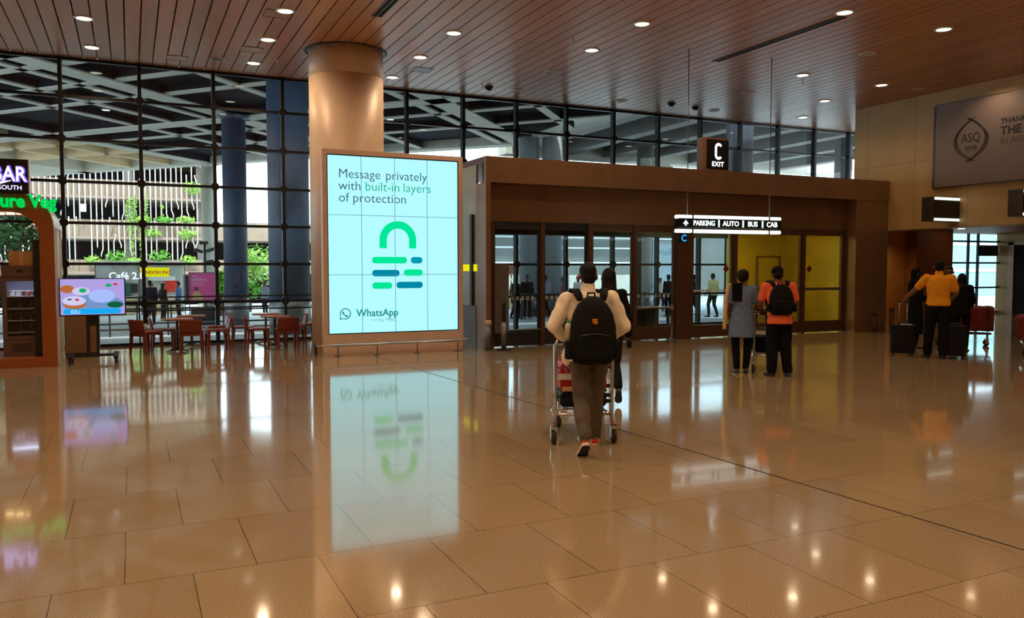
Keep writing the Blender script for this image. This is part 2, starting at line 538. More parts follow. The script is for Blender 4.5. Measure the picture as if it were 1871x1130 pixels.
def tag(o, label=None, cat=None, group=None, kind=None):
    if label: o['label'] = label
    if cat: o['category'] = cat
    if group: o['group'] = group
    if kind: o['kind'] = kind
    return o
def thing(name, label, cat, loc=(0, 0, 0), rz=0.0, group=None, kind=None):
    o = bpy.data.objects.new(name, None)
    o.empty_display_size = 0.1
    COL.objects.link(o)
    o.location = loc; o.rotation_euler = (0, 0, rz)
    return tag(o, label, cat, group, kind)
def kids(o):
    return list(o.children)
def copy_tree(o, parent=None):
    c = o.copy(); COL.objects.link(c)
    c.parent = parent
    for ch in kids(o): copy_tree(ch, c)
    return c
def dup(o, loc, rz=None, label=None, group=None):
    c = copy_tree(o); c.location = loc
    if rz is not None: c.rotation_euler = (0, 0, rz)
    if label: c['label'] = label
    if group: c['group'] = group
    return c
ORD = ['first','second','third','fourth','fifth','sixth','seventh','eighth','ninth','tenth','eleventh','twelfth','thirteenth','fourteenth','fifteenth','sixteenth','seventeenth','eighteenth']

def text(body, size, name, m, parent, loc, rot=(math.pi/2, 0, 0), ext=0.003, align='LEFT', sx=1.0, offset=0.0, spacing=1.0):
    cu = bpy.data.curves.new(name, 'FONT')
    cu.body = body; cu.size = size; cu.extrude = ext; cu.align_x = align; cu.offset = offset
    cu.space_character = spacing
    cu.resolution_u = 3
    t = bpy.data.objects.new(name, cu)
    COL.objects.link(t)
    dg = bpy.context.evaluated_depsgraph_get()
    me = bpy.data.meshes.new_from_object(t.evaluated_get(dg))
    bpy.data.objects.remove(t); bpy.data.curves.remove(cu)
    me.materials.clear()
    me.materials.append(M[m] if isinstance(m, str) else m)
    o = bpy.data.objects.new(name, me)
    COL.objects.link(o)
    o.parent = parent; o.location = loc; o.rotation_euler = rot; o.scale = (sx, 1, 1)
    return o

def remesh(mb, name, m, parent=None, voxel=0.012, smooth=4, wr=0.0, ws=(9, 9, 5), off=None):
    """fuse overlapping closed shapes into one continuous smooth skin"""
    if off: mb.shift(off)
    me = mb.mesh(name)
    o = bpy.data.objects.new(name, me)
    COL.objects.link(o)
    r = o.modifiers.new('r', 'REMESH'); r.mode = 'VOXEL'; r.voxel_size = voxel
    sm = o.modifiers.new('s', 'SMOOTH'); sm.factor = 0.5; sm.iterations = smooth
    dg = bpy.context.evaluated_depsgraph_get()
    me2 = bpy.data.meshes.new_from_object(o.evaluated_get(dg))
    o.modifiers.clear()
    o.data = me2
    bpy.data.meshes.remove(me)
    me2.name = name
    if wr:
        for v in me2.vertices:
            p = v.co
            q = noise.noise(Vector((p.x*ws[0], p.y*ws[1], p.z*ws[2]))) + 0.5 * noise.noise(Vector((p.x*ws[0]*2.3+p.z*4, p.y*ws[1]*2.3, p.z*ws[2]*2.1)))
            v.co = p + v.normal * (q * wr)
    me2.polygons.foreach_set('use_smooth', [True] * len(me2.polygons))
    me2.materials.clear()
    me2.materials.append(M[m] if isinstance(m, str) else m)
    if parent is not None: o.parent = parent
    return o

def structure(name, mb, m, label=None, bevel=0.0):
    o = mb.build(name, m, bevel=bevel)
    o['kind'] = 'structure'
    if label: o['label'] = label
    return o
# ------------------------------------------------------------------ the setting
CEIL = 5.83; YG = 18.68; XR = 17.58
structure('floor', MB().box(-9, -9, -0.12, 28.4, YG + 0.06, 0.0), 'floor', 'polished beige terrazzo tile floor')
b = MB()
px = -9.0 + 0.0
k0 = math.floor(-9 / 0.253)
for k in range(k0, int(28.4 / 0.253) + 1):
    x0 = k * 0.253
    b.box(x0 + 0.011, -9, CEIL, x0 + 0.253 - 0.011, YG - 0.04, CEIL + 0.03)
structure('ceiling', b, 'planks', 'reddish wood plank ceiling with dark gaps')
structure('trim_1', MB().box(-9, -9, CEIL + 0.12, 28.4, YG + 0.3, CEIL + 0.4), 'void')
structure('wall_back', MB().box(-9.2, -9.2, 0, 28.6, -9, CEIL + 0.1), 'stone_wall')
structure('wall_left', MB().box(-9.2, -9, 0, -9, YG, CEIL + 0.1), 'stone_wall')
# right wall: a stone beam wall carried over an open recess
b = MB()
b.box(XR, -9, 2.57, XR + 0.45, 15.86, CEIL + 0.02)
b.box(XR, -9, 0, XR + 0.45, 6.6, 2.57)
structure('wall_right', b, 'stone_wall', 'tan stone wall hung over the open recess')
structure('wall_recess', MB().box(17.6, 17.2, 0, 21.3, 17.4, 2.78), 'orange_wall', 'orange lit recess wall')
structure('wall_recess_pier', MB().box(21.26, 16.8, 0, 22.87, YG + 0.05, 2.78), 'dark_wood_wall', 'dark timber pier in the recess')
b = MB()
b.box(XR + 0.45, 6.0, 2.78, 28.4, YG + 0.05, 2.9)
structure('ceiling_recess', b, 'dark_wood_wall', 'low dark ceiling of the recess')
structure('wall_side', MB().box(27.8, 6.0, 0, 28.1, YG + 0.05, 2.78), 'stone_wall')
structure('wall_end', MB().box(XR + 0.4, 5.8, 0, 28.1, 6.05, 2.78), 'stone_wall')
d = MB().box(27.74, 14.2, 0.0, 27.8, 18.05, 2.40)
do = structure('door_1', d, 'void', 'dark doorway in the side wall')
b = MB()
b.box(27.70, 18.05, 0, 27.81, 18.25, 2.5); b.box(27.70, 14.0, 2.40, 27.81, 18.25, 2.5)
b.build('door_frame', 'stone', do)

# ------------------------------------------------------------------ glass curtain wall
win = structure('window_1', MB().box(-9, YG, 0.0, 24.0, YG + 0.02, CEIL), 'clear_glass', 'tall glass curtain wall of the hall')
MX = [0.25 + 1.435 * k for k in range(-6, 17)]
TZ = [0.03, 0.89, 1.71, 2.54, 3.37, 4.21, 5.06, 5.80]
for x in MX:
    MB().box(x - 0.035, YG - 0.16, 0, x + 0.035, YG - 0.005, CEIL).build('mullion', 'black_steel', win)
for z in TZ:
    MB().box(-9, YG - 0.09, z - 0.028, 24.0, YG - 0.006, z + 0.028).build('transom', 'black_steel', win)
for x in MX[5:16]:
    for z in TZ[1:7]:
        MB().prism([(x + 0.085 * math.cos(t * math.pi / 6), z + 0.085 * math.sin(t * math.pi / 6)) for t in range(12)], YG - 0.175, YG - 0.10, 'XZ').build('glazing_bracket', 'black_steel', win)
win2 = structure('window_2', MB().box(22.87, YG, 0.16, 27.8, YG + 0.02, 2.78), 'clear_glass', 'glazed end of the recess')
b = MB()
for x in (23.6, 26.15, 26.66):
    b.box(x - 0.03, YG - 0.08, 0, x + 0.03, YG - 0.005, 2.78)
for z in (0.05, 0.92, 1.78, 2.52):
    b.box(22.87, YG - 0.07, z - 0.03, 27.8, YG - 0.005, z + 0.03)
b.build('window_frame', 'black_steel', win2)
MB().box(26.7, YG - 0.04, 2.02, 27.75, YG - 0.01, 2.4).build('dark_panel', 'dark_header', win2)
# inner glass balustrade with hand rails along the curtain wall
gr = thing('handrail', 'long black two bar handrail running along the foot of the glass wall', 'handrail', (-3.0, 18.35, 0))
for z, r in ((0.36, 0.018), (0.74, 0.016), (1.02, 0.016)):
    MB().tube([(-3.2, 18.35, z), (5.6, 18.35, z)], r, 8).build('rail', 'steel' if z < 0.5 else 'black_steel', gr, True)
for x in (-2.6, -1.2, 0.15, 1.7, 3.1, 4.6):
    MB().box(x - 0.015, 18.335, 0, x + 0.015, 18.365, 1.02).build('post', 'black_steel', gr, True)

# ------------------------------------------------------------------ big round column
col = thing('pillar', 'thick round stone pillar rising behind the glowing screen', 'pillar', (3.9, 15.9, 0), kind='structure')
MB().lathe([(0.715, 0), (0.715, 5.30), (0.705, 5.303), (0.705, 5.312), (0.715, 5.315), (0.715, 5.90)], (3.9, 15.9, 0), 64).build('shaft', 'stone', col, True)
b = MB().lathe([(0.74, CEIL - 0.012), (0.80, CEIL - 0.012), (0.80, CEIL + 0.03), (0.74, CEIL + 0.03), (0.74, CEIL - 0.012)], (3.9, 15.9, 0), 64, True, False)
b.build('ceiling_ring', 'black', col, True)

# expansion joint across the floor
jd = Vector((4.72 - 4.33, 2.5 - 9.3, 0)).normalized()
b = MB()
n_ = Vector((-jd.y, jd.x, 0)) * 0.007
p0 = Vector((4.33, 9.3, 0.001)) - jd * 5.2; p1 = Vector((4.72, 2.5, 0.001)) + jd * 3.5
b.add([p0 - n_, p0 + n_, p1 + n_, p1 - n_, p0 - n_ + Vector((0,0,.001)), p0 + n_ + Vector((0,0,.001)), p1 + n_ + Vector((0,0,.001)), p1 - n_ + Vector((0,0,.001))], [(0,1,2,3),(7,6,5,4),(0,4,5,1),(1,5,6,2),(2,6,7,3),(3,7,4,0)])
structure('trim_2', b, 'black', 'dark expansion joint crossing the floor')

# ------------------------------------------------------------------ ceiling fittings
GX = [-0.6, 2.38, 5.32, 8.2, 11.3, 14.2, 17.0]
GY = [17.5, 15.6, 13.75, 11.8, 9.9]
OFF = {(3, 0), (3, 1), (4, 0), (5, 0), (5, 1), (4, 3), (6, 2), (0, 2), (1, 3), (2, 3), (1, 4), (2, 4), (3, 4)}
def make_light(lit, x, y, label, group):
    t = thing('downlight', label, 'ceiling light', (x, y, CEIL), 0, group)
    MB().lathe([(0.118, -0.010), (0.126, -0.020), (0.158, -0.010), (0.162, 0.0), (0.118, 0.0), (0.118, -0.010)], (0, 0, 0), 24, True, False).build('trim_ring', 'white_plastic', t)
    MB().lathe([(0.0, -0.012), (0.12, -0.008), (0.12, -0.001), (0.0, -0.001)], (0, 0, 0), 24).build('lens', 'lamp_on' if lit else 'lamp_off', t)
    return t
def lamp(x, y, z, watt, col=LAMP_WARM, ang=150, size=0.09):
    l = bpy.data.lights.new('lamp', 'SPOT')
    l.energy = watt; l.color = col; l.spot_size = R(ang); l.spot_blend = 0.7; l.shadow_soft_size = size
    o = bpy.data.objects.new('lamp', l); COL.objects.link(o); o.location = (x, y, z)
    return o
vis = {(0,0),(0,1),(1,0),(1,1),(1,2),(2,0),(2,1),(2,2),(3,0),(3,1),(3,2),(3,3),(4,0),(4,3),(5,0),(5,1),(5,2),(6,0),(6,1),(6,2),(5,3),(4,4),(5,4)}
FIXX = {(4, 3): (13.17, 11.63), (4, 4): (10.7, 9.92), (5, 4): (13.03, 9.87), (5, 2): (13.35, 13.5), (5, 1): (13.55, 15.44), (6, 2): (16.89, 13.41), (5, 3): (15.72, 13.45), (6, 1): (15.92, 15.33), (6, 0): (17.1, 17.25), (3, 2): (8.14, 13.69), (3, 3): (8.05, 11.86), (0, 1): (-0.61, 15.59), (0, 0): (-0.57, 17.57), (3,1): (8.24, 15.52), (3,0): (8.39, 17.54)}
for i, gx in enumerate(GX):
    for j, gy in enumerate(GY):
        lit = (i, j) not in OFF
        x, y = FIXX.get((i, j), (gx, gy))
        if (i, j) in vis:
            lab = '%s round ceiling downlight, %s row from the glass wall, %s column from left' % ('glowing' if lit else 'unlit', ORD[j], ORD[i])
            make_light(lit, x, y, lab, 'ceiling downlights')
        if lit:
            lamp(x, y, CEIL - 0.03, LAMP_WATT * (0.42 if x > 9.5 else 1.0))
for gx in (-6.3, -3.5, -0.6, 2.38, 5.32, 8.2, 11.3, 14.2):      # the rows of lamps over and behind the camera
    for gy in (7.6, 3.8, 0.0, -4.0):
        lamp(gx, gy, CEIL - 0.03, LAMP_WATT * (0.7 if gx > 7 else 1.6))
for (x, y) in ((19.6, 16.4), (25.2, 16.0), (24.0, 12.5)):
    lamp(x, y, 2.74, 44)
make_dl = thing('downlight', 'small downlight under the low recess ceiling beside the timber pier', 'ceiling light', (22.4, 16.2, 2.78))
MB().lathe([(0.0, -0.006), (0.09, -0.006), (0.10, 0.0), (0.0, 0.0)], (0, 0, 0), 18).build('lens', 'lamp_on', make_dl)
for (x, y0, y1, lab) in ((3.81, 11.2, 13.42, 'short dark slot vent in the ceiling in front of the round pillar'), (10.87, 10.1, 13.38, 'long dark slot vent in the ceiling over the hanging sign')):
    t = thing('slot_vent', lab, 'vent', (x, y0, CEIL), 0, 'slot vents')
    b = MB(); w_ = 0.09
    b.box(-w_, 0, -0.012, -w_ + 0.015, y1 - y0, 0.0); b.box(w_ - 0.015, 0, -0.012, w_, y1 - y0, 0.0); b.box(-0.008, 0, -0.010, 0.008, y1 - y0, 0.0)
    b.build('frame', 'bronze_dark', t)
    MB().box(-w_, 0, -0.004, w_, y1 - y0, -0.001).build('slot', 'void', t)
for (x, y, lab) in ((0.94, 17.75, 'square wood access hatch in the ceiling above the cafe chairs'), (2.2, 16.46, 'square wood access hatch beside a lit downlight left of the round pillar'), (5.7, 16.6, 'square wood access hatch in the ceiling just right of the round pillar'), (2.28, 13.98, 'square wood access hatch next to the front downlight left of the pillar')):
    t = thing('access_hatch', lab, 'hatch', (x, y, CEIL), 0, 'ceiling access hatches')
    MB().box(-0.2, -0.2, -0.004, 0.2, 0.2, 0.0).build('panel', 'bronze_dark' if x > 5 else 'planks', t)
    b = MB()
    for q in (-0.2, 0.19): b.box(q, -0.2, -0.008, q + 0.01, 0.2, 0); b.box(-0.2, q, -0.008, 0.2, q + 0.01, 0)
    b.build('frame', 'bronze_dark', t)
t = thing('ceiling_speaker', 'round wood coloured speaker grille in the ceiling above the cafe tables', 'speaker', (1.68, 17.5, CEIL))
MB().lathe([(0.0, -0.012), (0.11, -0.012), (0.135, -0.006), (0.14, 0)], (0, 0, 0), 24).build('grille', 'bronze_dark', t)
MB().lathe([(0.125, -0.014), (0.15, -0.012), (0.155, 0), (0.125, 0), (0.125, -0.014)], (0, 0, 0), 24, True, False).build('rim', 'rose_panel', t)
for (x, y, lab) in ((7.64, 17.5, 'dark round camera dome in the ceiling near the glass wall'), (13.5, 17.39, 'dark round camera dome in the ceiling above the exit sign'), (12.63, 17.25, 'dark round camera dome left of the exit sign on the ceiling')):
    t = thing('dome_camera', lab, 'camera', (x, y, CEIL), 0, 'ceiling dome cameras')
    MB().lathe([(0.0, -0.085), (0.05, -0.075), (0.085, -0.04), (0.095, -0.015)], (0, 0, 0), 20).build('dome', 'black', t)
    MB().lathe([(0.0, -0.015), (0.11, -0.015), (0.12, 0)], (0, 0, 0), 20).build('base_ring', 'bronze_dark', t)
for (x, y, lab) in ((7.39, 17.3, 'tiny sprinkler head in the ceiling beside the dome camera near the glass'), (7.4, 13.09, 'tiny sprinkler head in the ceiling between two lit downlights over the vestibule'), (13.75, 13.89, 'tiny sprinkler head in the ceiling behind a lit downlight at right'), (2.75, 16.9, 'tiny sprinkler head in the ceiling left of the round pillar')):
    t = thing('sprinkler', lab, 'sprinkler', (x, y, CEIL), 0, 'ceiling sprinklers')
    MB().lathe([(0.012, -0.07), (0.012, 0.0)], (0, 0, 0), 8).build('pipe', 'steel', t)
    MB().lathe([(0.0, -0.082), (0.03, -0.078), (0.03, -0.07), (0.0, -0.07)], (0, 0, 0), 10).build('deflector', 'steel', t)

# ------------------------------------------------------------------ bronze exit vestibule
PX0, PX1, PY, PZ = 6.36, 17.575, 14.72, 3.83
v = thing('vestibule', 'wide bronze clad exit vestibule with glass sliding doors', 'vestibule', (11.9, 16.7, 0))
MB().box(PX0, PY, 3.32, PX1, PY + 0.10, PZ).build('fascia', 'bronze', v, True)
MB().box(PX0, PY + 0.1, PZ - 0.12, PX1, YG - 0.18, PZ).build('roof_panel', 'bronze_dark', v, True)
MB().box(PX0 + 0.12, PY + 0.36, 2.58, PX1, PY + 0.46, PZ - 0.12).build('lintel', 'bronze', v, True)
MB().box(PX0 + 0.1, PY + 0.10, 3.32, PX1, PY + 0.46, 3.36).build('soffit', 'bronze_dark', v, True)
MB().box(16.45, PY + 0.02, 0, PX1, PY + 0.46, 3.32).build('end_panel', 'bronze', v, True)
MB().box(PX0, PY, 0, PX0 + 0.10, PY + 0.5, 3.32).build('corner_post', 'bronze', v, True)
MB().box(11.20, PY + 0.30, 0, 11.62, PY + 0.46, 2.58).build('pier', 'bronze_dark', v, True)
# side wall of metal mesh with a glowing strip put in for a yellow reflection
MB().box(PX0, PY + 0.5, 0, PX0 + 0.05, YG - 0.18, PZ - 0.12).build('side_panel', 'bronze_mesh', v, True)
MB().box(PX0 - 0.012, PY + 0.5, 0, PX0, YG - 0.2, 0.85).build('kick_panel', 'dull_metal', v, True)
MB().box(PX0 - 0.05, PY + 0.62, 0.85, PX0 - 0.012, PY + 0.74, 2.72).build('door_pull', 'dark_header', v, True)
MB().box(PX0 - 0.006, PY + 0.45, 1.56, PX0 + 0.0, YG - 0.25, 1.70).build('reflection_strip', 'lit_yellow', v, True)
# inside
MB().box(15.35, YG - 0.45, 0, PX1, YG - 0.38, 3.2).build('gold_wall', 'gold_mesh', v, True)
MB().box(PX1 - 0.1, PY + 0.5, 0, PX1 - 0.04, YG - 0.45, 3.2).build('inner_side_wall', 'gold_mesh', v, True)
MB().box(PX0 + 0.1, PY + 0.5, 2.95, PX1 - 0.1, YG - 0.4, 3.0).build('inner_ceiling', 'bronze_dark', v, True)
MB().box(PX0 + 0.1, YG - 0.42, 2.45, 15.35, YG - 0.30, 3.2).build('rear_header', 'dark_header', v, True)
for x in (7.9, 9.4, 10.9, 12.4, 13.9): MB().box(x - 0.04, YG - 0.42, 0, x + 0.04, YG - 0.30, 2.45).build('rear_post', 'dark_header', v, True)

MB().tube([(17.25, YG - 0.49, 0.0), (17.25, YG - 0.49, 1.95), (16.4, YG - 0.49, 1.95), (16.4, YG - 0.49, 0)], 0.03, 6).build('inner_door_frame', 'bronze_dark', v, True)
# front line of glass: posts, leaves with rails
POSTS = [6.62, 7.78, 8.93, 10.08, 12.88, 15.02, 16.42]
for x in POSTS:
    MB().box(x - 0.045, PY + 0.30, 0, x + 0.045, PY + 0.46, 2.58).build('post', 'bronze_dark', v, True)
BAYS = [(6.66, 7.74, 'door_glass'), (7.82, 8.89, 'door_glass'), (8.97, 10.04, 'door_glass'), (10.12, 11.18, 'door_glass'), (11.64, 12.84, 'door_glass'), (12.92, 14.98, 'gold_glass'), (15.06, 16.38, 'gold_glass')]
for i, (x0, x1, gm) in enumerate(BAYS):
    y = PY + 0.36 + (0.03 if i in (1, 3) else 0)
    lf = MB().box(x0, y, 0.30, x1, y + 0.012, 2.42).build('door', gm, v, True)
    f = MB()
    f.box(x0, y - 0.02, 0.02, x1, y + 0.03, 0.30); f.box(x0, y - 0.02, 2.42, x1, y + 0.03, 2.58)
    f.box(x0, y - 0.02, 0.3, x0 + 0.05, y + 0.03, 2.42); f.box(x1 - 0.05, y - 0.02, 0.3, x1, y + 0.03, 2.42)
    f.build('door_frame', 'bronze_dark' if i > 1 else 'dark_header', lf, True)
    if gm == 'door_glass':
        s = MB(); nn = int((x1 - x0 - 0.1) / 0.115)
        for k in range(nn):
            cx = x0 + 0.1 + k * 0.115
            if i < 4:
                for q in ((-0.028, -0.034, 0.028, -0.022), (-0.028, 0.022, 0.028, 0.034), (-0.028, -0.022, -0.015, 0.022), (0.015, -0.022, 0.028, 0.022)):
                    s.box(cx + q[0], y - 0.004, 1.0 + q[1], cx + q[2], y - 0.001, 1.0 + q[3])
            else:
                s.box(cx - 0.05, y - 0.004, 1.08, cx + 0.045, y - 0.001, 1.12)
        s.build('safety_marking', 'white_plastic', lf, True)
    else:
        MB().box(x0 + 0.06, y - 0.004, 1.06, x1 - 0.06, y - 0.001, 1.13).build('safety_marking', 'grey_metal', lf, True)
for (x, y) in ((12.62, PY + 0.33), (15.22, PY + 0.33)):
    MB().obox((x, y, 1.60), (0.13, 0.006, 0.13), ry=R(45)).build('door_sticker', 'dark_red_case', v, True)
MB().box(6.66, PY + 0.26, 0.30, 6.98, PY + 0.29, 1.72).build('notice_panel', 'grey_metal', v, True)
MB().tube([(7.05, PY + 0.29, 0.9), (7.05, PY + 0.29, 1.5)], 0.014, 8).build('door_handle', 'steel', v, True)
MB().box(6.7, PY + 0.27, 0.345, 7.74, PY + 0.33, 0.365).build('threshold_strip', 'steel', v, True)
# unseen strip lamps added to light the gold vestibule walls
for (x, y, lab) in ((13.8, 16.6, 'yellow strip lamp on the vestibule ceiling over the wide gold doors'), (15.7, 16.6, 'yellow strip lamp on the vestibule ceiling over the end door')):
    t = thing('added_strip_lamp', lab, 'ceiling light', (x, y, 2.95), 0, 'vestibule strip lamps')
    MB().box(-0.6, -0.06, -0.05, 0.6, 0.06, 0.0).build('housing', 'white_plastic', t)
    MB().box(-0.58, -0.05, -0.06, 0.58, 0.05, -0.05).build('diffuser', emit('lamp_yellow', (1.0, 0.88, 0.4), 4), t)
    l = bpy.data.lights.new('strip', 'AREA'); l.energy = 60; l.color = (1.0, 0.84, 0.36); l.size = 1.1; l.shape = 'RECTANGLE'; l.size_y = 0.1
    o = bpy.data.objects.new('strip', l); COL.objects.link(o); o.location = (x, y, 2.88)

# gate letter plate on the pier
t = thing('gate_plate', 'small blue lit letter plate on the bronze pier below the hanging sign', 'sign', (11.36, PY + 0.28, 2.20))
MB().box(-0.11, 0, 0, 0.11, 0.02, 0.2).build('plate', 'sign_black', t)
text('C', 0.21, 'letter', 'sign_blue', t, (-0.07, -0.002, 0.03), offset=0.006)
# exit sign standing on the vestibule roof
t = thing('exit_sign', 'square black exit sign with a big white letter on the vestibule roof', 'sign', (12.12, PY + 0.10, PZ))
MB().rbox(-0.39, 0.0, 0.0, 0.34, 0.22, 0.74, 0.03, 4, 'Y').build('case', 'counter_brown', t)
MB().box(-0.29, -0.012, 0.045, 0.325, 0.0, 0.70).build('face', 'sign_black', t)
cpts = [(0.035 + 0.075 * math.cos(R(a)), 0.525 + 0.075 * math.sin(R(a))) for a in range(25, 181, 15)]
cpts += [(0.035 + 0.075 * math.cos(R(a)), 0.355 + 0.075 * math.sin(R(a))) for a in range(180, 336, 15)]
b = MB().tube([(x, -0.016, z) for x, z in cpts], 0.030, 8)
b.v = [(p[0], -0.016 + (p[1] + 0.016) * 0.2, p[2]) for p in b.v]
b.build('letter', 'sign_white', t)
text('EXIT', 0.145, 'lettering', 'sign_white', t, (0.02, -0.014, 0.105), align='CENTER', offset=0.004, spacing=1.18)
# hanging direction sign
t = thing('hanging_sign', 'long lit direction sign with white tubes hung from the ceiling by two rods', 'sign', (10.75, 12.75, 2.32), R(-4))
MB().box(-1.20, -0.09, 0.095, 1.20, 0.09, 0.265).build('box', 'sign_black', t)
for z in (0.025, 0.298):
    MB().rbox(-1.21, -0.075, z - 0.035, 1.21, 0.075, z + 0.035, 0.03, 4, 'X').build('light_tube', 'sign_tube', t)
    b = MB()
    for x in (-0.89, 0.92): b.box(x - 0.012, -0.08, z - 0.039, x + 0.012, 0.08, z + 0.039)
    b.build('tube_clip', 'black', t)
for x in (-0.30, 0.27, 0.74): MB().box(x - 0.02, -0.094, 0.11, x + 0.02, -0.09, 0.25).build('divider', 'sign_cyan', t)
for body, x in (('PARKING', -0.64), ('AUTO', -0.02), ('BUS', 0.50), ('CAB', 0.97)):
    text(body, 0.138, 'lettering', 'sign_white', t, (x, -0.092, 0.132), align='CENTER', offset=0.003, sx=0.86 if body == 'PARKING' else 1.0)
ar = MB()
ar.prism([(-0.04, 0), (0, 0.055), (0.04, 0), (0.014, 0), (0.014, -0.06), (-0.014, -0.06), (-0.014, 0)], -0.096, -0.091, 'XZ')
ar.prism([(-0.06, -0.02), (-0.03, 0.02), (-0.02, 0.005), (-0.035, -0.03)], -0.096, -0.091, 'XZ'); ar.prism([(0.06, -0.02), (0.03, 0.02), (0.02, 0.005), (0.035, -0.03)], -0.096, -0.091, 'XZ')
ar.v = [(p[0] - 1.06, p[1], p[2] + 0.18) for p in ar.v]
ar.build('arrow', 'sign_white', t)
for x in (-0.97, 0.97):
    MB().tube([(x, 0, 0.33), (x, 0, CEIL - 2.32)], 0.009, 8).build('rod', 'grey_metal', t)

# ------------------------------------------------------------------ big advertising screen
SX0, SX1, SY = 3.22, 5.99, 15.02
t = thing('advertising_screen', 'tall glowing pale blue advertising screen with a green padlock picture', 'screen', (4.6, SY, 0))
b = MB()
b.box(SX0, SY, 0, SX1, SY + 0.15, 0.385); b.box(SX0, SY, 3.735, SX1, SY + 0.15, 3.82)
b.box(SX0, SY, 0.385, SX0 + 0.085, SY + 0.15, 3.735); b.box(SX1 - 0.085, SY, 0.385, SX1, SY + 0.15, 3.735)
b.build('housing', 'rose_panel', t, True, bevel=0.0)
MB().box(SX0 + 0.05, SY + 0.10, 0.3, SX1 - 0.05, SY + 0.14, 3.8).build('back_panel', 'grey_metal', t, True)
A0, A1, Z0, Z1 = SX0 + 0.085, SX1 - 0.085, 0.385, 3.735
MB().box(A0, SY + 0.03, Z0, A1, SY + 0.06, Z1).build('display', 'scr_bg', t, True)
b = MB()
b.box(A0, SY + 0.02, Z0, A0 + 0.02, SY + 0.03, Z1); b.box(A1 - 0.02, SY + 0.02, Z0, A1, SY + 0.03, Z1)
b.box(A0, SY + 0.02, Z0, A1, SY + 0.03, Z0 + 0.02); b.box(A0, SY + 0.02, Z1 - 0.02, A1, SY + 0.03, Z1)
b.build('bezel', 'black', t, True)
AW, AH = A1 - A0, Z1 - Z0
b = MB()
for k in (1, 2, 3):
    x = A0 + AW * k / 4; b.box(x - 0.005, SY + 0.026, Z0, x + 0.005, SY + 0.03, Z1)
for k in (1, 2):
    z = Z0 + AH * k / 3; b.box(A0, SY + 0.026, z - 0.005, A1, SY + 0.03, z + 0.005)
b.build('panel_seam', 'scr_line', t, True)
def U(u, vv):            # picture coordinates on the display, 0..1
    return A0 + AW * u, Z0 + AH * vv
YS = SY + 0.028
def stext(body, u, vv, size, m, **kw):
    x, z = U(u, vv)
    kw.setdefault('offset', -0.0018)
    return text(body, size, 'lettering', m, t, (x - 4.6, YS - SY, z), ext=0.0015, **kw)
stext('Message', 0.083, 0.872, 0.245, 'scr_text', sx=0.985)
stext('privately', 0.430, 0.872, 0.245, 'scr_text', sx=0.985)
stext('with', 0.083, 0.806, 0.245, 'scr_text')
stext('built-in', 0.276, 0.806, 0.245, 'scr_green')
stext('layers', 0.562, 0.806, 0.245, 'scr_green')
stext('of', 0.083, 0.740, 0.245, 'scr_text')
stext('protection', 0.185, 0.740, 0.245, 'scr_text')
def pill(u0, u1, vc, h, m):
    x0, zc = U(u0, vc); x1, _ = U(u1, vc)
    MB().rbox(x0, YS - 0.002, zc - h / 2, x1, YS + 0.002, zc + h / 2, h / 2 - 0.002, 8, 'Y').build('bar_shape', m, t, True)
PH = 0.125
pill(0.325, 0.590, 0.416, PH, 'scr_lime'); pill(0.620, 0.710, 0.416, PH, 'scr_teal_light')
pill(0.325, 0.532, 0.342, PH, 'scr_teal'); pill(0.565, 0.712, 0.344, PH, 'scr_lime')
pill(0.325, 0.475, 0.271, PH, 'scr_lime'); pill(0.508, 0.712, 0.273, PH, 'scr_teal')
cx, cz = U(0.522, 0.530)
outer = []; inner = []
ro, ri = 0.365, 0.222
for k in range(25):
    a = math.pi * k / 24
    outer.append((cx + ro * math.cos(a), cz + ro * math.sin(a))); inner.append((cx + ri * math.cos(a), cz + ri * math.sin(a)))
leg = 0.155
b = MB()
ps = [(cx + ro, cz - leg)] + outer + [(cx - ro, cz - leg)]; qs = [(cx + ri, cz - leg)] + inner + [(cx - ri, cz - leg)]
for i in range(len(ps) - 1):
    b.prism([ps[i], ps[i+1], qs[i+1], qs[i]], YS - 0.002, YS + 0.002, 'XZ')
b.build('padlock_shackle', 'scr_lime', t, True)
x, z = U(0.125, 0.115)
ring = MB()
R0 = 0.105
for k in range(28):
    a0, a1 = 2 * math.pi * k / 28, 2 * math.pi * (k + 1) / 28
    if 205 < math.degrees((a0 + a1) / 2) < 245: continue
    P_ = lambda a, r: (x + r * math.cos(a), z + r * math.sin(a))
    ring.prism([P_(a0, R0), P_(a1, R0), P_(a1, R0 - 0.018), P_(a0, R0 - 0.018)], YS - 0.002, YS + 0.002, 'XZ')
ring.prism([(x - 0.115, z - 0.115), (x - 0.095, z - 0.045), (x - 0.08, z - 0.05), (x - 0.093, z - 0.095)], YS - 0.002, YS + 0.002, 'XZ')
ring.prism([(x - 0.115, z - 0.115), (x - 0.093, z - 0.095), (x - 0.05, z - 0.08), (x - 0.045, z - 0.098)], YS - 0.002, YS + 0.002, 'XZ')
ph = MB().tube([(x - 0.042, YS - 0.001, z + 0.042), (x - 0.045, YS - 0.001, z + 0.02), (x - 0.028, YS - 0.001, z - 0.012), (x, YS - 0.001, z - 0.036), (x + 0.026, YS - 0.001, z - 0.048), (x + 0.046, YS - 0.001, z - 0.042)], [0.02, 0.016, 0.011, 0.011, 0.016, 0.02], 8)
ph.v = [(p[0], YS + (p[1] - YS) * 0.1, p[2]) for p in ph.v]
ring.add(ph.v, ph.f)
ring.build('emblem', 'scr_logo', t, True)
stext('WhatsApp', 0.205, 0.098, 0.195, 'scr_logo', offset=0.003, sx=0.97)
stext('by', 0.372, 0.066, 0.105, 'scr_logo')
stext('Meta', 0.425, 0.066, 0.105, 'scr_logo')
xx, zz = U(0.315, 0.075)
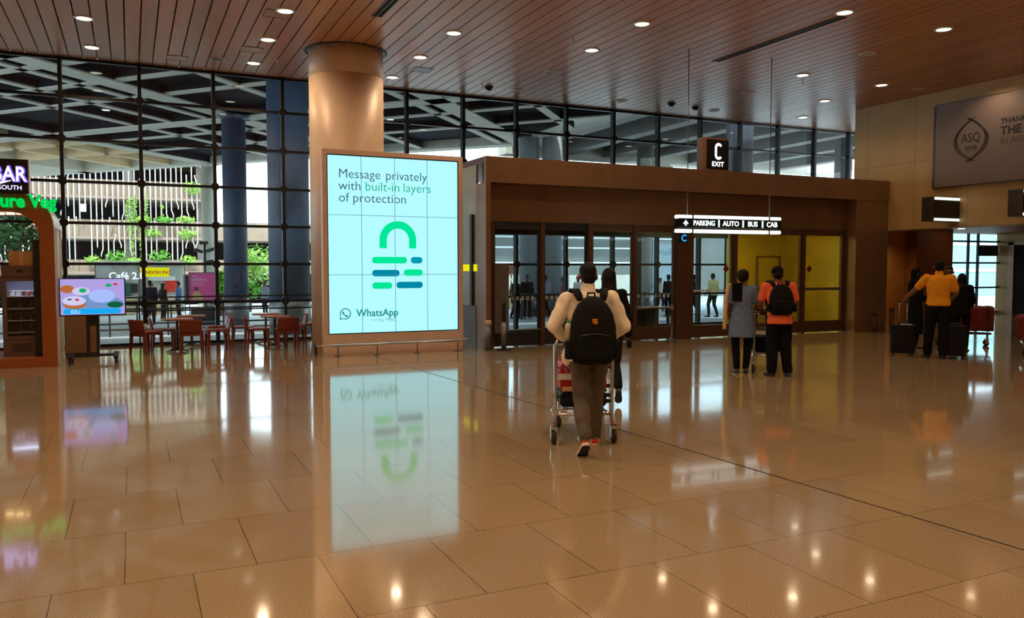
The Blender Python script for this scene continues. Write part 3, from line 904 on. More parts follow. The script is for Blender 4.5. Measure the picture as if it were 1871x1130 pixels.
MB().box(xx, YS - 0.001, zz, xx + 0.13, YS + 0.002, zz + 0.008).build('dash', 'scr_line', t, True)
# low rail in front of the screen
t = thing('guard_rail', 'low steel kerb rail on short legs in front of the glowing screen', 'rail', (4.55, 14.78, 0))
MB().tube([(3.12, 15.35, 0.2), (3.08, 14.86, 0.2), (3.13, 14.80, 0.205), (3.2, 14.78, 0.205), (5.95, 14.78, 0.205), (6.05, 14.80, 0.205), (6.08, 14.88, 0.2), (6.06, 15.3, 0.2)], 0.022, 10).build('rail', 'steel', t, True)
for x in (3.42, 4.16, 4.95, 5.78):
    b = MB().box(x - 0.01, 14.77, 0.0, x + 0.01, 14.79, 0.2); b.cyl((x, 14.78), 0.06, 0, 0.012, 14)
    b.build('leg', 'grey_metal', t, True)
for y, x in ((15.3, 3.12), (15.28, 6.06)):
    b = MB().box(x - 0.02, y - 0.05, 0, x + 0.02, y + 0.05, 0.21); b.build('end_bracket', 'dark_header', t, True)

# bollards and rope posts
def bollard(x, y, h, lab, top):
    t = thing('bollard', lab, 'bollard', (x, y, 0), 0, None)
    MB().lathe([(0.055, 0), (0.055, h - 0.09)], (0, 0, 0), 18).build('post', 'grey_metal' if x < 10 else 'bronze_dark', t)
    MB().lathe([(0.062, h - 0.09), (0.062, h - 0.015), (0.055, h), (0.0, h)], (0, 0, 0), 18).build('cap', top, t)
    MB().lathe([(0.10, 0), (0.10, 0.012), (0.0, 0.012)], (0, 0, 0), 18).build('base_plate', 'grey_metal', t)
bollard(6.33, 14.55, 0.60, 'grey bollard with a peach coloured cap at the vestibule corner', 'rose_panel')
bollard(16.92, 14.5, 0.52, 'short grey bollard before the gold end door', 'bronze_dark')
bollard(17.32, 14.35, 0.62, 'dark bollard against the far end panel of the vestibule', 'bronze_dark')
bollard(17.95, 14.3, 0.62, 'tall thin bollard at the mouth of the recess, nearest the timber wall', 'bronze_dark')
bollard(17.62, 14.0, 0.5, 'thin bollard behind the standing black suitcase', 'bronze_dark')
t = thing('sanitizer_stand', 'grey post with a black hooked dispenser at the vestibule corner', 'dispenser', (6.62, 14.45, 0))
MB().lathe([(0.15, 0), (0.15, 0.015), (0.0, 0.015)], (0, 0, 0), 24).build('base', 'black', t)
MB().lathe([(0.05, 0.01), (0.05, 0.56), (0, 0.56)], (0, 0, 0), 16).build('post', 'grey_metal', t)
MB().tube([(0, 0, 0.5), (0, 0, 0.86), (-0.02, -0.03, 0.93), (-0.06, -0.06, 0.92)], [0.045, 0.045, 0.05, 0.03], 12).build('dispenser_head', 'black', t)
t = thing('rope_post', 'slim steel rope post before the narrow glass door', 'post', (10.72, 14.55, 0))
MB().lathe([(0.14, 0), (0.13, 0.015), (0.03, 0.03), (0.028, 0.78), (0.04, 0.80), (0.03, 0.83), (0, 0.83)], (0, 0, 0), 20).build('pole', 'dull_metal', t)
MB().lathe([(0.038, 0.72), (0.038, 0.79)], (0, 0, 0), 16).build('collar', 'steel', t)

# ------------------------------------------------------------------ signs on the right wall
t = thing('wall_banner', 'large brownish award banner with a ringed emblem on the tan wall', 'banner', (XR, 12.0, 3.55))
MB().box(-0.06, -4.2, 0, 0, 1.42, 1.93).build('board', 'banner', t)
b = MB()
b.box(-0.075, 1.42, 0, 0.0, 1.46, 1.93); b.box(-0.065, -4.2, -0.03, 0, 1.46, 0); b.box(-0.065, -4.2, 1.93, 0, 1.46, 1.96)
b.build('frame', 'dull_metal', t)
def wtext(body, size, y, z, m, **kw):
    return text(body, size, 'lettering', m, t, (-0.062, y, z), rot=(math.pi/2, 0, -math.pi/2), **kw)
ey, ez = 0.50, 1.02
wtext('ASQ', 0.30, ey, ez - 0.06, 'banner_ink', align='CENTER', sx=0.8)
wtext('2018', 0.15, ey, ez - 0.24, 'banner_ink', align='CENTER')
wtext('THANK YOU', 0.17, -0.20, 1.26, 'banner_ink', offset=0.003)
wtext('THE', 0.26, -0.20, 1.02, 'banner_ink', offset=0.006)
wtext('IN ASIA', 0.18, -0.20, 0.82, 'banner_grey')
def arc(pts, r, mm):
    P = [(-0.064, ey + a, ez + c) for a, c in pts]
    b = MB().tube(P, r, 6)
    b.v = [(-0.064 + (p[0] + 0.064) * 0.15, p[1], p[2]) for p in b.v]
    b.build('emblem_stroke', mm, t)
for sgn in (1, -1):
    for q, rad in ((0.0, 0.018), (0.06, 0.012), (0.11, 0.009)):
        pts = []
        for k in range(15):
            s_ = -1 + 2 * k / 14
            pts.append((sgn * (0.36 - q * 0.6 + q * 1.2 - 0.47 * s_ * s_) * 1.0, 0.50 * s_ - q * 0.3 * (1 - s_ * s_)))
        arc(pts, [rad * (0.35 + 0.65 * (1 - abs(-1 + 2 * k / 14))) for k in range(15)], 'banner_ink')
for (y, lab) in ((12.77, 'black wall sign box with lit white edges below the award banner'), (10.72, 'wall sign box cut by the picture edge below the award banner')):
    t = thing('sign_box', lab, 'sign', (XR, y, 2.70), 0, 'wall sign boxes')
    MB().box(-0.88, 0, 0.0, -0.005, 0.32, 0.56).build('case', 'dull_metal', t)
    MB().box(-0.86, -0.01, 0.09, -0.03, 0.0, 0.47).build('face', 'sign_black', t)
    for z in (0.01, 0.49):
        MB().box(-0.87, -0.015, z, -0.02, 0.0, z + 0.06).build('light_strip', 'sign_tube', t)

# ------------------------------------------------------------------ snack kiosk at the left
KY = 15.35
t = thing('snack_kiosk', 'orange framed food kiosk with a rounded arch at the left', 'kiosk', (-1.15, KY, 0))
def arch_outline(x1, top, r, x0=-3.4):
    pts = [(x1, 0.0)]
    for k in range(9):
        a = R(90 * k / 8)
        pts.append((x1 - r + r * math.cos(a), top - r + r * math.sin(a)))
    return pts + [(x0, top)]
oo = arch_outline(-1.13, 2.86, 0.55); ii = arch_outline(-1.34, 2.55, 0.42)
ii[0] = (-1.34, 0.0)
b = MB()
for i in range(len(oo) - 1):
    b.prism([oo[i], oo[i+1], ii[i+1], ii[i]], KY, KY + 0.14, 'XZ')
b.build('arch', 'kiosk_orange', t, True)
MB().box(-3.4, KY - 0.01, 0, -1.34, KY + 1.5, 0.155).build('plinth', 'kiosk_orange', t, True)
b = MB()
for i in range(1, len(oo) - 1):
    p, q = ii[i], ii[i+1]
    b.prism([p, q, (q[0], q[1] + 0.04), (p[0] + 0.04, p[1] + 0.0)], KY + 0.14, KY + 1.5, 'XZ')
b.build('soffit', 'kiosk_soffit', t, True)
b = MB()
for i in range(1, len(oo) - 1):
    p, q = oo[i], oo[i+1]
    b.prism([p, q, (q[0], q[1] - 0.05), (p[0] - 0.05, p[1] - 0.02)], KY + 0.14, KY + 1.6, 'XZ')
b.build('roof_shell', 'frost', t, True)
MB().box(-1.18, KY + 0.16, 0, -1.15, KY + 1.56, 2.31).build('side_glass', 'frost', t, True)
b = MB()
for y in (KY + 0.14, KY + 0.55, KY + 1.5): b.box(-1.20, y, 0, -1.125, y + 0.06, 2.33)
b.build('side_frame', 'white_plastic', t, True)
MB().box(-1.46, KY + 0.2, 0.155, -1.36, KY + 0.45, 2.1).build('inner_post', 'black', t, True)
for k in range(3):
    x = -1.62 - 0.16 * k
    MB().box(x - 0.06, KY + 0.28 + 0.10 * k, 2.522, x + 0.06, KY + 0.36 + 0.10 * k, 2.548).build('soffit_lamp', 'lamp_soffit', t, True)
    lamp(x, KY + 0.45, 2.46, 9)
t = thing('letter_sign', 'glowing green letters standing on the kiosk arch', 'sign', (-1.5, KY - 0.05, 2.56))
text('Pure Veg', 0.29, 'lettering', 'neon_green', t, (0.42, 0.0, 0.06), align='RIGHT', offset=0.010, ext=0.02, sx=0.86)
MB().tube([(-0.75, 0.06, 0.03), (0.02, 0.06, 0.03)], 0.012, 6).build('support_rail', 'black', t)
t = thing('neon_sign', 'black box sign with violet neon lettering above the kiosk arch', 'sign', (-1.8, KY - 0.1, 2.83))
MB().box(-1.2, 0, 0, 0.34, 0.12, 0.55).build('box', 'sign_black', t)
b = MB().box(0.34, -0.005, 0, 0.36, 0.125, 0.55); b.build('edge', 'white_plastic', t)
text('BAR', 0.33, 'halo', 'neon_halo', t, (0.325, -0.004, 0.20), align='RIGHT', offset=0.02, sx=0.8)
text('BAR', 0.33, 'lettering', 'neon_violet', t, (0.315, -0.009, 0.20), align='RIGHT', offset=0.004, sx=0.8)
text('THE SOUTH', 0.10, 'small_lettering', 'neon_violet', t, (0.25, -0.006, 0.06), align='RIGHT')
b = MB().tube([(-0.42, -0.012, 0.19), (-0.22, -0.012, 0.145), (-0.06, -0.012, 0.16), (0.1, -0.012, 0.205)], [0.008, 0.016, 0.018, 0.006], 8); b.build('swoosh', 'neon_violet', t)

# drinks fridge
FX0, FX1, FY, FZ = -1.94, -1.40, 15.75, 0.155
t = thing('drinks_fridge', 'brown glass fronted drinks fridge inside the orange kiosk', 'fridge', ((FX0 + FX1) / 2, FY + 0.25, FZ))
b = MB()
b.box(FX0, FY + 0.45, FZ, FX1, FY + 0.5, FZ + 1.52); b.box(FX0, FY + 0.03, FZ, FX0 + 0.03, FY + 0.45, FZ + 1.52); b.box(FX1 - 0.03, FY + 0.03, FZ, FX1, FY + 0.45, FZ + 1.52)
b.box(FX0, FY + 0.03, FZ, FX1, FY + 0.45, FZ + 0.28); b.box(FX0, FY + 0.03, FZ + 1.32, FX1, FY + 0.45, FZ + 1.52)
b.build('body', 'fridge_body', t, True)
MB().box(FX0 + 0.03, FY + 0.43, FZ + 0.28, FX1 - 0.03, FY + 0.45, FZ + 1.32).build('liner', 'fridge_liner', t, True)
MB().box(FX0 + 0.06, FY + 0.2, FZ + 1.285, FX1 - 0.06, FY + 0.3, FZ + 1.315).build('lamp_bar', 'cool_fill', t, True)
l = bpy.data.lights.new('fridge_lamp', 'AREA'); l.energy = 2.2; l.color = (0.7, 0.8, 1.0); l.size = 0.4; l.shape = 'RECTANGLE'; l.size_y = 0.06
o = bpy.data.objects.new('fridge_lamp', l); COL.objects.link(o); o.location = ((FX0 + FX1) / 2, FY + 0.12, FZ + 1.275)
dr = MB().box(FX0 + 0.07, FY + 0.005, FZ + 0.33, FX1 - 0.07, FY + 0.012, FZ + 1.27).build('door', 'fridge_glass', t, True)
f = MB()
f.box(FX0, FY - 0.005, FZ + 0.28, FX0 + 0.07, FY + 0.03, FZ + 1.32); f.box(FX1 - 0.07, FY - 0.005, FZ + 0.28, FX1, FY + 0.03, FZ + 1.32)
f.box(FX0 + 0.07, FY - 0.005, FZ + 0.28, FX1 - 0.07, FY + 0.03, FZ + 0.34); f.box(FX0 + 0.07, FY - 0.005, FZ + 1.26, FX1 - 0.07, FY + 0.03, FZ + 1.32)
f.build('door_frame', 'fridge_body', dr, True)
MB().box(FX0, FY, FZ, FX1, FY + 0.03, FZ + 0.27).build('kick_panel', 'fridge_body', t, True)
b = MB()
for k in range(4): b.box(FX0 + 0.12, FY - 0.004, FZ + 0.07 + 0.04 * k, FX1 - 0.12, FY, FZ + 0.085 + 0.04 * k)
b.build('vent_slot', 'black', t, True)
MB().box(FX0, FY, FZ + 1.33, FX1, FY + 0.03, FZ + 1.52).build('header_panel', 'fridge_body', t, True)
MB().rbox(FX0 + 0.22, FY - 0.006, FZ + 1.405, FX0 + 0.31, FY, FZ + 1.45, 0.01, 3, 'Y').build('badge', 'black', t, True)
SHZ = [0.40, 0.60, 0.80, 1.005]
for z in SHZ:
    MB().box(FX0 + 0.035, FY + 0.06, FZ + z - 0.015, FX1 - 0.035, FY + 0.42, FZ + z).build('shelf', 'white_plastic', t, True)
def bottle(x, y, z, m, h, lab, grp):
    o = thing('bottle', lab, 'bottle', (x, y, z), 0, grp)
    r = 0.024
    MB().lathe([(0, 0), (r, 0.0), (r, h * 0.58), (r * 0.42, h * 0.8), (r * 0.42, h * 0.93)], (0, 0, 0), 10).build('body', m, o)
    MB().lathe([(r * 0.5, h * 0.92), (r * 0.5, h), (0, h)], (0, 0, 0), 10).build('cap', 'drink_red', o)
names = {0: ('bottom', 'drink_dark'), 1: ('second lowest', 'drink_brown'), 2: ('middle', 'drink_brown')}
for si in (0, 1, 2):
    nm, mm = names[si]
    for k in range(8):
        bottle(FX0 + 0.085 + 0.053 * k, FY + 0.16, FZ + SHZ[si], mm if k % 3 else 'drink_amber', 0.13, 'drink bottle on the %s shelf of the fridge, %s from the left' % (nm, ORD[k]), 'bottles on the %s fridge shelf' % nm)
for k, (mm, w_) in enumerate((('drink_white', 0.09), ('drink_white', 0.075), ('drink_amber', 0.06), ('drink_red', 0.07), ('drink_dark', 0.06))):
    x = FX0 + 0.08 + sum((0.09, 0.075, 0.06, 0.07, 0.06)[:k]) + 0.012 * k
    o = thing('food_tub', ['wide pale food tub at the left of the top fridge shelf', 'second pale food tub on the top fridge shelf', 'amber food tub in the middle of the top fridge shelf', 'red and yellow food tub on the top fridge shelf', 'dark food tub at the right end of the top fridge shelf'][k], 'tub', (x + w_ / 2, FY + 0.16, FZ + SHZ[3]), 0, 'tubs on the top fridge shelf')
    MB().lathe([(0, 0), (w_ / 2 - 0.005, 0), (w_ / 2, 0.08), (0, 0.08)], (0, 0, 0), 12).build('body', mm, o)
    MB().lathe([(0, 0.08), (w_ / 2 + 0.003, 0.08), (w_ / 2 + 0.003, 0.093), (0, 0.093)], (0, 0, 0), 12).build('lid', 'drink_white', o)
for (x, y, w_, lab) in ((-1.66, 16.0, 0.36, 'brown cardboard box standing on top of the drinks fridge'),):
    o = thing('cardboard_box', lab, 'box', (x, y, FZ + 1.52))
    MB().box(-w_ / 2, -0.12, 0, w_ / 2, 0.12, 0.24).build('carton', 'cardboard', o)
    MB().box(-0.03, -0.122, 0, 0.03, -0.12, 0.24).build('tape', 'table_wood', o)
# counter behind the television
t = thing('counter', 'brown panelled counter behind the television stand', 'counter', (-0.82, 17.3, 0))
MB().box(-1.12, 17.0, 0.05, -0.56, 17.6, 0.86).build('body', 'counter_brown', t, True)
MB().box(-1.14, 16.97, 0.86, -0.54, 17.62, 0.90).build('worktop', 'counter_brown', t, True)
MB().box(-1.10, 17.02, 0, -0.58, 17.58, 0.05).build('kickboard', 'black', t, True)
o = thing('cardboard_box', 'brown cardboard box standing on the counter behind the kiosk side glass', 'box', (-0.95, 17.3, 0.90))
MB().box(-0.13, -0.12, 0, 0.13, 0.12, 0.3).build('carton', 'cardboard', o)

# television on a rolling stand
t = thing('television_stand', 'television showing a breakfast plate on a black wheeled stand', 'television', (-0.60, 15.85, 0))
MB().box(-1.115, 15.82, 0.80, -0.085, 15.87, 1.455).build('case', 'black', t, True)
tv = MB().box(-1.095, 15.814, 0.825, -0.105, 15.82, 1.44).build('display', 'tv_bg', t, True)
def tvp(u, vv): return -1.095 + 0.99 * u, 0.825 + 0.615 * vv
def blob(name, u, vv, ru, rv, m, lay):
    x, z = tvp(u, vv)
    MB().prism([(x + ru * 0.99 * math.cos(2*math.pi*k/24), z + rv * 0.615 * math.sin(2*math.pi*k/24)) for k in range(24)], 15.813 - lay * 0.0007, 15.8145, 'XZ').build(name, m, tv, True)
blob('picture_table', 0.5, 0.30, 0.485, 0.26, 'tv_teal', 0)
blob('picture_bowl', 0.11, 0.72, 0.11, 0.11, 'tv_brown', 1)
blob('picture_plate', 0.32, 0.66, 0.14, 0.115, 'tv_plate', 2)
blob('picture_chutney', 0.345, 0.68, 0.06, 0.06, 'tv_green', 3)
blob('picture_rice', 0.64, 0.52, 0.21, 0.19, 'tv_rice', 2)
blob('picture_leaf', 0.85, 0.27, 0.13, 0.09, 'tv_leaf', 3)
blob('picture_saucer_rim', 0.22, 0.30, 0.17, 0.14, 'tv_brown', 3)
blob('picture_saucer', 0.21, 0.39, 0.18, 0.135, 'tv_plate', 4)
blob('picture_herb', 0.14, 0.43, 0.035, 0.022, 'tv_leaf', 5)
blob('picture_cherry', 0.255, 0.42, 0.03, 0.035, 'tv_red', 5)
blob('picture_garnish', 0.75, 0.82, 0.05, 0.05, 'tv_green', 3)
blob('picture_spice', 0.86, 0.85, 0.04, 0.03, 'tv_red', 2)
x0, z0 = tvp(0.04, 0.015); x1, z1 = tvp(0.94, 0.165)
MB().rbox(x0, 15.808, z0, x1, 15.8145, z1, 0.04, 6, 'Y').build('picture_banner', 'tv_blue', tv, True)
text('IDLI', 0.085, 'lettering', 'tv_text', tv, (x0 + 0.11 + 0.60, 15.807 - 15.85, z0 + 0.014), offset=0.001)
MB().box(-0.72, 15.87, 0.08, -0.66, 15.93, 1.25).build('upright', 'black', t, True)
MB().box(-0.565, 15.87, 0.08, -0.515, 15.93, 1.25).build('upright', 'black', t, True)
MB().box(-0.72, 15.88, 0.62, -0.51, 15.92, 0.66).build('cross_bar', 'black', t, True)
MB().box(-0.68, 15.9, 0.66, -0.56, 16.0, 0.80).build('media_box', 'black', t, True)
MB().box(-0.98, 15.85, 0.085, -0.22, 15.95, 0.125).build('base_beam', 'black', t, True)
for x in (-0.96, -0.26):
    MB().box(x - 0.04, 15.45, 0.085, x + 0.04, 16.3, 0.125).build('foot', 'black', t, True)
    for y in (15.5, 16.25):
        c = MB(); c.prism([(y + 0.04 * math.cos(2*math.pi*k/16), 0.041 + 0.04 * math.sin(2*math.pi*k/16)) for k in range(16)], x - 0.018, x + 0.018, 'YZ')
        c.build('caster', 'rubber', t, True)
        MB().box(x - 0.025, y - 0.03, 0.05, x + 0.025, y + 0.02, 0.088).build('caster_fork', 'black', t, True)

# ------------------------------------------------------------------ cafe tables and chairs
def make_chair():
    t = thing('cafe_chair', 'x', 'chair')
    S = 0.21
    MB().rbox(-S, -S, 0.385, S, S, 0.425, 0.03, 4, 'Z').build('seat', 'chair_leather', t, bevel=0.006)
    rings = []
    for k in range(7):
        z = 0.40 + 0.255 * k / 6; y = -S + 0.012 - 0.05 * (k / 6) ** 1.3; hw = S - 0.004 - 0.012 * (k / 6)
        ring = []
        for q in range(9):
            x = -hw + 2 * hw * q / 8; ring.append((x, y - 0.012 - 0.02 * (1 - (x / hw) ** 2), z))
        for q in range(9):
            x = hw - 2 * hw * q / 8; ring.append((x, y + 0.013 - 0.02 * (1 - (x / hw) ** 2), z))
        rings.append(ring)
    MB().loft(rings).build('backrest', 'chair_leather', t)
    for sx in (-1, 1):
        for sy in (-1, 1):
            b = MB(); tp = 0.026; bt = 0.016
            cx, cy = sx * (S - 0.028), sy * (S - 0.028); ex, ey_ = sx * (S - 0.02), sy * (S - 0.018) + (-0.02 if sy < 0 else 0)
            b.loft([[(ex - bt, ey_ - bt, 0), (ex + bt, ey_ - bt, 0), (ex + bt, ey_ + bt, 0), (ex - bt, ey_ + bt, 0)],
                    [(cx - tp, cy - tp, 0.39), (cx + tp, cy - tp, 0.39), (cx + tp, cy + tp, 0.39), (cx - tp, cy + tp, 0.39)]], False)
            b.build('leg', 'chair_leather', t)
    b = MB(); b.box(-S + 0.03, -S + 0.01, 0.33, S - 0.03, -S + 0.03, 0.39); b.box(-S + 0.03, S - 0.03, 0.34, S - 0.03, S - 0.01, 0.39)
    b.build('apron', 'chair_leather', t)
    return t
CH = [(0.25, 16.92, 38, 'reddish leather low chair nearest the television, turned toward the table'),
      (0.56, 17.42, 4, 'reddish leather low chair side on behind the chair nearest the television'),
      (1.04, 16.72, 82, 'reddish leather low chair seen from behind at the near left table'),
      (1.52, 16.92, 183, 'reddish leather low chair facing left at the right of the near left table'),
      (1.60, 17.86, 186, 'reddish leather low chair facing left by the far left table'),
      (2.08, 17.5, -3, 'reddish leather low chair facing right with its back to the far left table'),
      (2.27, 16.86, 2, 'reddish leather low chair facing right at the near right table'),
      (2.82, 16.62, 88, 'dark leather low chair seen from behind at the near right table'),
      (3.10, 17.35, 178, 'dark leather low chair facing left beside the pillar and screen'),
      (3.42, 17.9, 182, 'dark leather low chair half hidden behind the screen housing')]
ch0 = make_chair()
for i, (x, y, h, lab) in enumerate(CH):
    o = ch0 if i == 0 else copy_tree(ch0)
    o.location = (x, y, 0); o.rotation_euler = (0, 0, R(h - 90)); o['label'] = lab; o['group'] = 'low leather cafe chairs'
def make_table():
    t = thing('cafe_table', 'x', 'table')
    MB().lathe([(0, 0.615), (0.27, 0.615), (0.285, 0.625), (0.285, 0.64), (0.28, 0.645), (0, 0.645)], (0, 0, 0), 40).build('tabletop', 'table_wood', t)
    MB().lathe([(0.028, 0.02), (0.026, 0.6), (0.10, 0.615)], (0, 0, 0), 16).build('pedestal', 'grey_metal', t)
    for k in range(4):
        a = R(45 + 90 * k)
        MB().tube([(0, 0, 0.05), (0.14 * math.cos(a), 0.14 * math.sin(a), 0.045), (0.28 * math.cos(a), 0.28 * math.sin(a), 0.012)], [0.022, 0.02, 0.012], 8).build('foot', 'steel', t)
    return t
tb0 = make_table()
for i, (x, y, lab) in enumerate(((0.80, 17.0, 'round wood topped cafe table on the near left, behind the first chair'), (1.12, 18.0, 'round wood topped cafe table at the far left close to the glass wall'), (2.66, 17.1, 'round wood topped cafe table at the near right beside the screen'), (2.62, 18.05, 'round wood topped cafe table at the far right against the glass wall'))):
    o = tb0 if i == 0 else copy_tree(tb0)
    o.location = (x, y, 0); o['label'] = lab; o['group'] = 'round cafe tables'
o = thing('tissue_holder', 'small white cup standing on the seat of the chair nearest the television', 'cup', (0.22, 17.02, 0.425))
MB().lathe([(0, 0), (0.035, 0), (0.04, 0.13), (0.034, 0.13), (0.03, 0.01), (0, 0.01)], (0, 0, 0), 14).build('cup', 'white_plastic', o)
# ------------------------------------------------------------------ outside: ground, canopy, columns
def GZ(y): return -0.1 - 0.03 * (y - 19)
b = MB()
b.add([(-40, YG + 0.07, -0.09), (90, YG + 0.07, -0.09), (90, 90, GZ(90)), (-40, 90, GZ(90)), (-40, YG + 0.07, -0.4), (90, YG + 0.07, -0.4), (90, 90, -2.8), (-40, 90, -2.8)], [(0,1,2,3),(7,6,5,4),(0,4,5,1),(1,5,6,2),(2,6,7,3),(3,7,4,0)])
joints_on(M['pave'], 1.2, 1.2, 'XY', 0.02, 0.7)
structure('ground', b, 'pave', 'pale paved forecourt beyond the glass')

th_u, th_v = R(47.5), R(-48.3)
Uv = Vector((math.cos(th_u), math.sin(th_u))); Vv = Vector((math.cos(th_v), math.sin(th_v)))
Nn = Vector((-Uv.y, Uv.x)); Mm = Vector((-Vv.y, Vv.x))
def NM(n, m):
    det = Nn.x * Mm.y - Nn.y * Mm.x
    return Vector(((n * Mm.y - Nn.y * m) / det, (Nn.x * m - Mm.x * n) / det))
can = thing('canopy', 'pale diagonal coffered beams of the forecourt canopy beyond the glass', 'canopy', (3.5, 32.0, 7.0))
def clip_seg(p, d, t0, t1, ymin=19.3, xmax=15.9, xmin=-20.0):
    for val, dv, lo in ((p.y, d.y, ymin),):
        if dv > 1e-6: t0 = max(t0, (lo - val) / dv)
        elif dv < -1e-6: t1 = min(t1, (lo - val) / dv)
    for val, dv, hi, sg in ((p.x, d.x, xmax, 1), (p.x, d.x, xmin, -1)):
        q = (hi - val) / dv
        if dv * sg > 0: t1 = min(t1, q)
        else: t0 = max(t0, q)
    return t0, t1
def beam(p, d, t0, t1, w_, z0, z1, name, light=False):
    t0, t1 = clip_seg(p, d, t0, t1)
    if t1 - t0 < 0.6: return
    a = p + d * t0; c = p + d * t1; q = Vector((-d.y, d.x)) * (w_ / 2)
    pts = [(a - q)[:], (c - q)[:], (c + q)[:], (a + q)[:]]
    if light:
        MB().prism(pts, z0, z1).build('rib' if name == 'rib_daylit' else name, 'concrete_daylit' if name == 'rib_daylit' or name == 'rib' else 'concrete', can, True)
    else:       # pale lower flange; web coloured dark for the shade on the beam sides
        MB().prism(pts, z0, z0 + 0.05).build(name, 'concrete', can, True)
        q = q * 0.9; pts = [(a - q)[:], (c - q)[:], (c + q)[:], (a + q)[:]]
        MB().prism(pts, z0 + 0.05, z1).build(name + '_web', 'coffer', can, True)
MAIN_N, MAIN_M = (10.2, 18.4, 27.9), (14.0, 23.5, 33.2)
SUB_N = (7.4, 11.2, 15.2, 19.6, 21.4, 23.25, 30.4, 33.2)
SUB_M = (15.5, 17.5, 19.5, 25.8, 28.6)
def tr(n, ma, mb_):
    p = NM(n, 0); return p, [(NM(n, m) - p).dot(Uv) for m in (ma, mb_)]
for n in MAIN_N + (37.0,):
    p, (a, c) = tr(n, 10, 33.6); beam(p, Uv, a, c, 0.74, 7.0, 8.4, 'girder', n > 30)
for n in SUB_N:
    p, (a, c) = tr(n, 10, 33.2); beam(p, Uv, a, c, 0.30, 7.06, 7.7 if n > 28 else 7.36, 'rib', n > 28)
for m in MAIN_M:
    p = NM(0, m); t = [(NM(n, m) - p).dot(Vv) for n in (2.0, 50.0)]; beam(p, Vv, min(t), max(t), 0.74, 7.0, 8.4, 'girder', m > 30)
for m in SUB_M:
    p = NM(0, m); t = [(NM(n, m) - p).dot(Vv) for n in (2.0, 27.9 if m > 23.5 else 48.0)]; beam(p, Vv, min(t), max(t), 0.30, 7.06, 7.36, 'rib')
    if m > 23.5: t = [(NM(n, m) - p).dot(Vv) for n in (27.9, 48.0)]; beam(p, Vv, min(t), max(t), 0.30, 7.06, 7.7, 'rib_daylit', True)
# roof slab over the coffers, following the canopy edge
def clip_poly(P, ax, val, keep_less):
    out = []
    for i in range(len(P)):
        p, q = P[i], P[(i + 1) % len(P)]
        ip = (p[ax] < val) == keep_less; iq = (q[ax] < val) == keep_less
        if ip: out.append(p)
        if ip != iq:
            f = (val - p[ax]) / (q[ax] - p[ax]); out.append(p.lerp(q, f))
    return out
def panel(n0, n1, m0, m1, z0, z1, m, name):
    P = [NM(n0, m0), NM(n1, m0), NM(n1, m1), NM(n0, m1)]
    P = clip_poly(P, 1, 19.3, False)
    if P: P = clip_poly(P, 0, 15.85, True)
    if P: P = clip_poly(P, 0, -24.0, False)
    if len(P) > 2: MB().prism([p[:] for p in P], z0, z1).build(name, m, can, True)
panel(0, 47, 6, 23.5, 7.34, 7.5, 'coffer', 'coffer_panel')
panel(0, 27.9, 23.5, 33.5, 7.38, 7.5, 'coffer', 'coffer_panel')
panel(27.9, 47, 23.5, 33.5, 7.7, 7.9, 'concrete_daylit', 'coffer_panel')
# wide concrete fins on the right
cf = thing('concrete_fins', 'row of broad concrete roof beams running away over the forecourt at right', 'canopy', (22, 27, 7.0))
for x in (16.5, 18.95, 21.4, 23.7, 26.6, 29.6, 32.6):
    MB().box(x - 0.3, 19.4, 7.0, x + 0.3, 34.5, 8.9).build('roof_beam', 'concrete_grey', cf, True)
MB().box(15.9, 19.3, 8.5, 34, 34.5, 8.8).build('roof_slab', 'coffer', cf, True)
MB().box(15.9, 34.4, 6.9, 38, 35.4, 8.8).build('edge_beam', 'concrete', cf, True)
MB().box(16.0, 33.0, 6.15, 23.0, 40.0, 6.45).build('lower_slab', 'concrete_grey', cf, True)
for k, (x, y, z) in enumerate([(-0.7, 30.27, 7.33), (-0.67, 32.9, 7.33), (-0.63, 35.9, 7.37), (0.54, 29.1, 7.33), (3.66, 36.0, 7.37), (3.56, 33.0, 7.37), (3.5, 30.17, 6.99), (9.2, 30.6, 7.37), (12.4, 36.3, 7.37), (13.4, 36.4, 7.37), (17.6, 33.4, 6.14), (18.6, 33.6, 6.14), (19.0, 36.5, 6.14), (20.0, 38, 6.14), (20.6, 34.0, 6.14), (21.4, 24.5, 6.99)]):
    t = thing('canopy_lamp', 'small lit lamp under the outdoor canopy, %s of sixteen counted from the left' % ORD[k], 'lamp', (x, y, z), 0, 'canopy lamps')
    MB().lathe([(0.0, -0.05), (0.13, -0.05), (0.13, -0.02), (0.0, -0.02)], (0, 0, 0), 14).build('lens', 'lamp_cool', t)
    MB().lathe([(0.135, -0.06), (0.16, -0.05), (0.16, 0.0), (0.135, 0.0), (0.135, -0.06)], (0, 0, 0), 14, True, False).build('housing', 'concrete_grey', t)
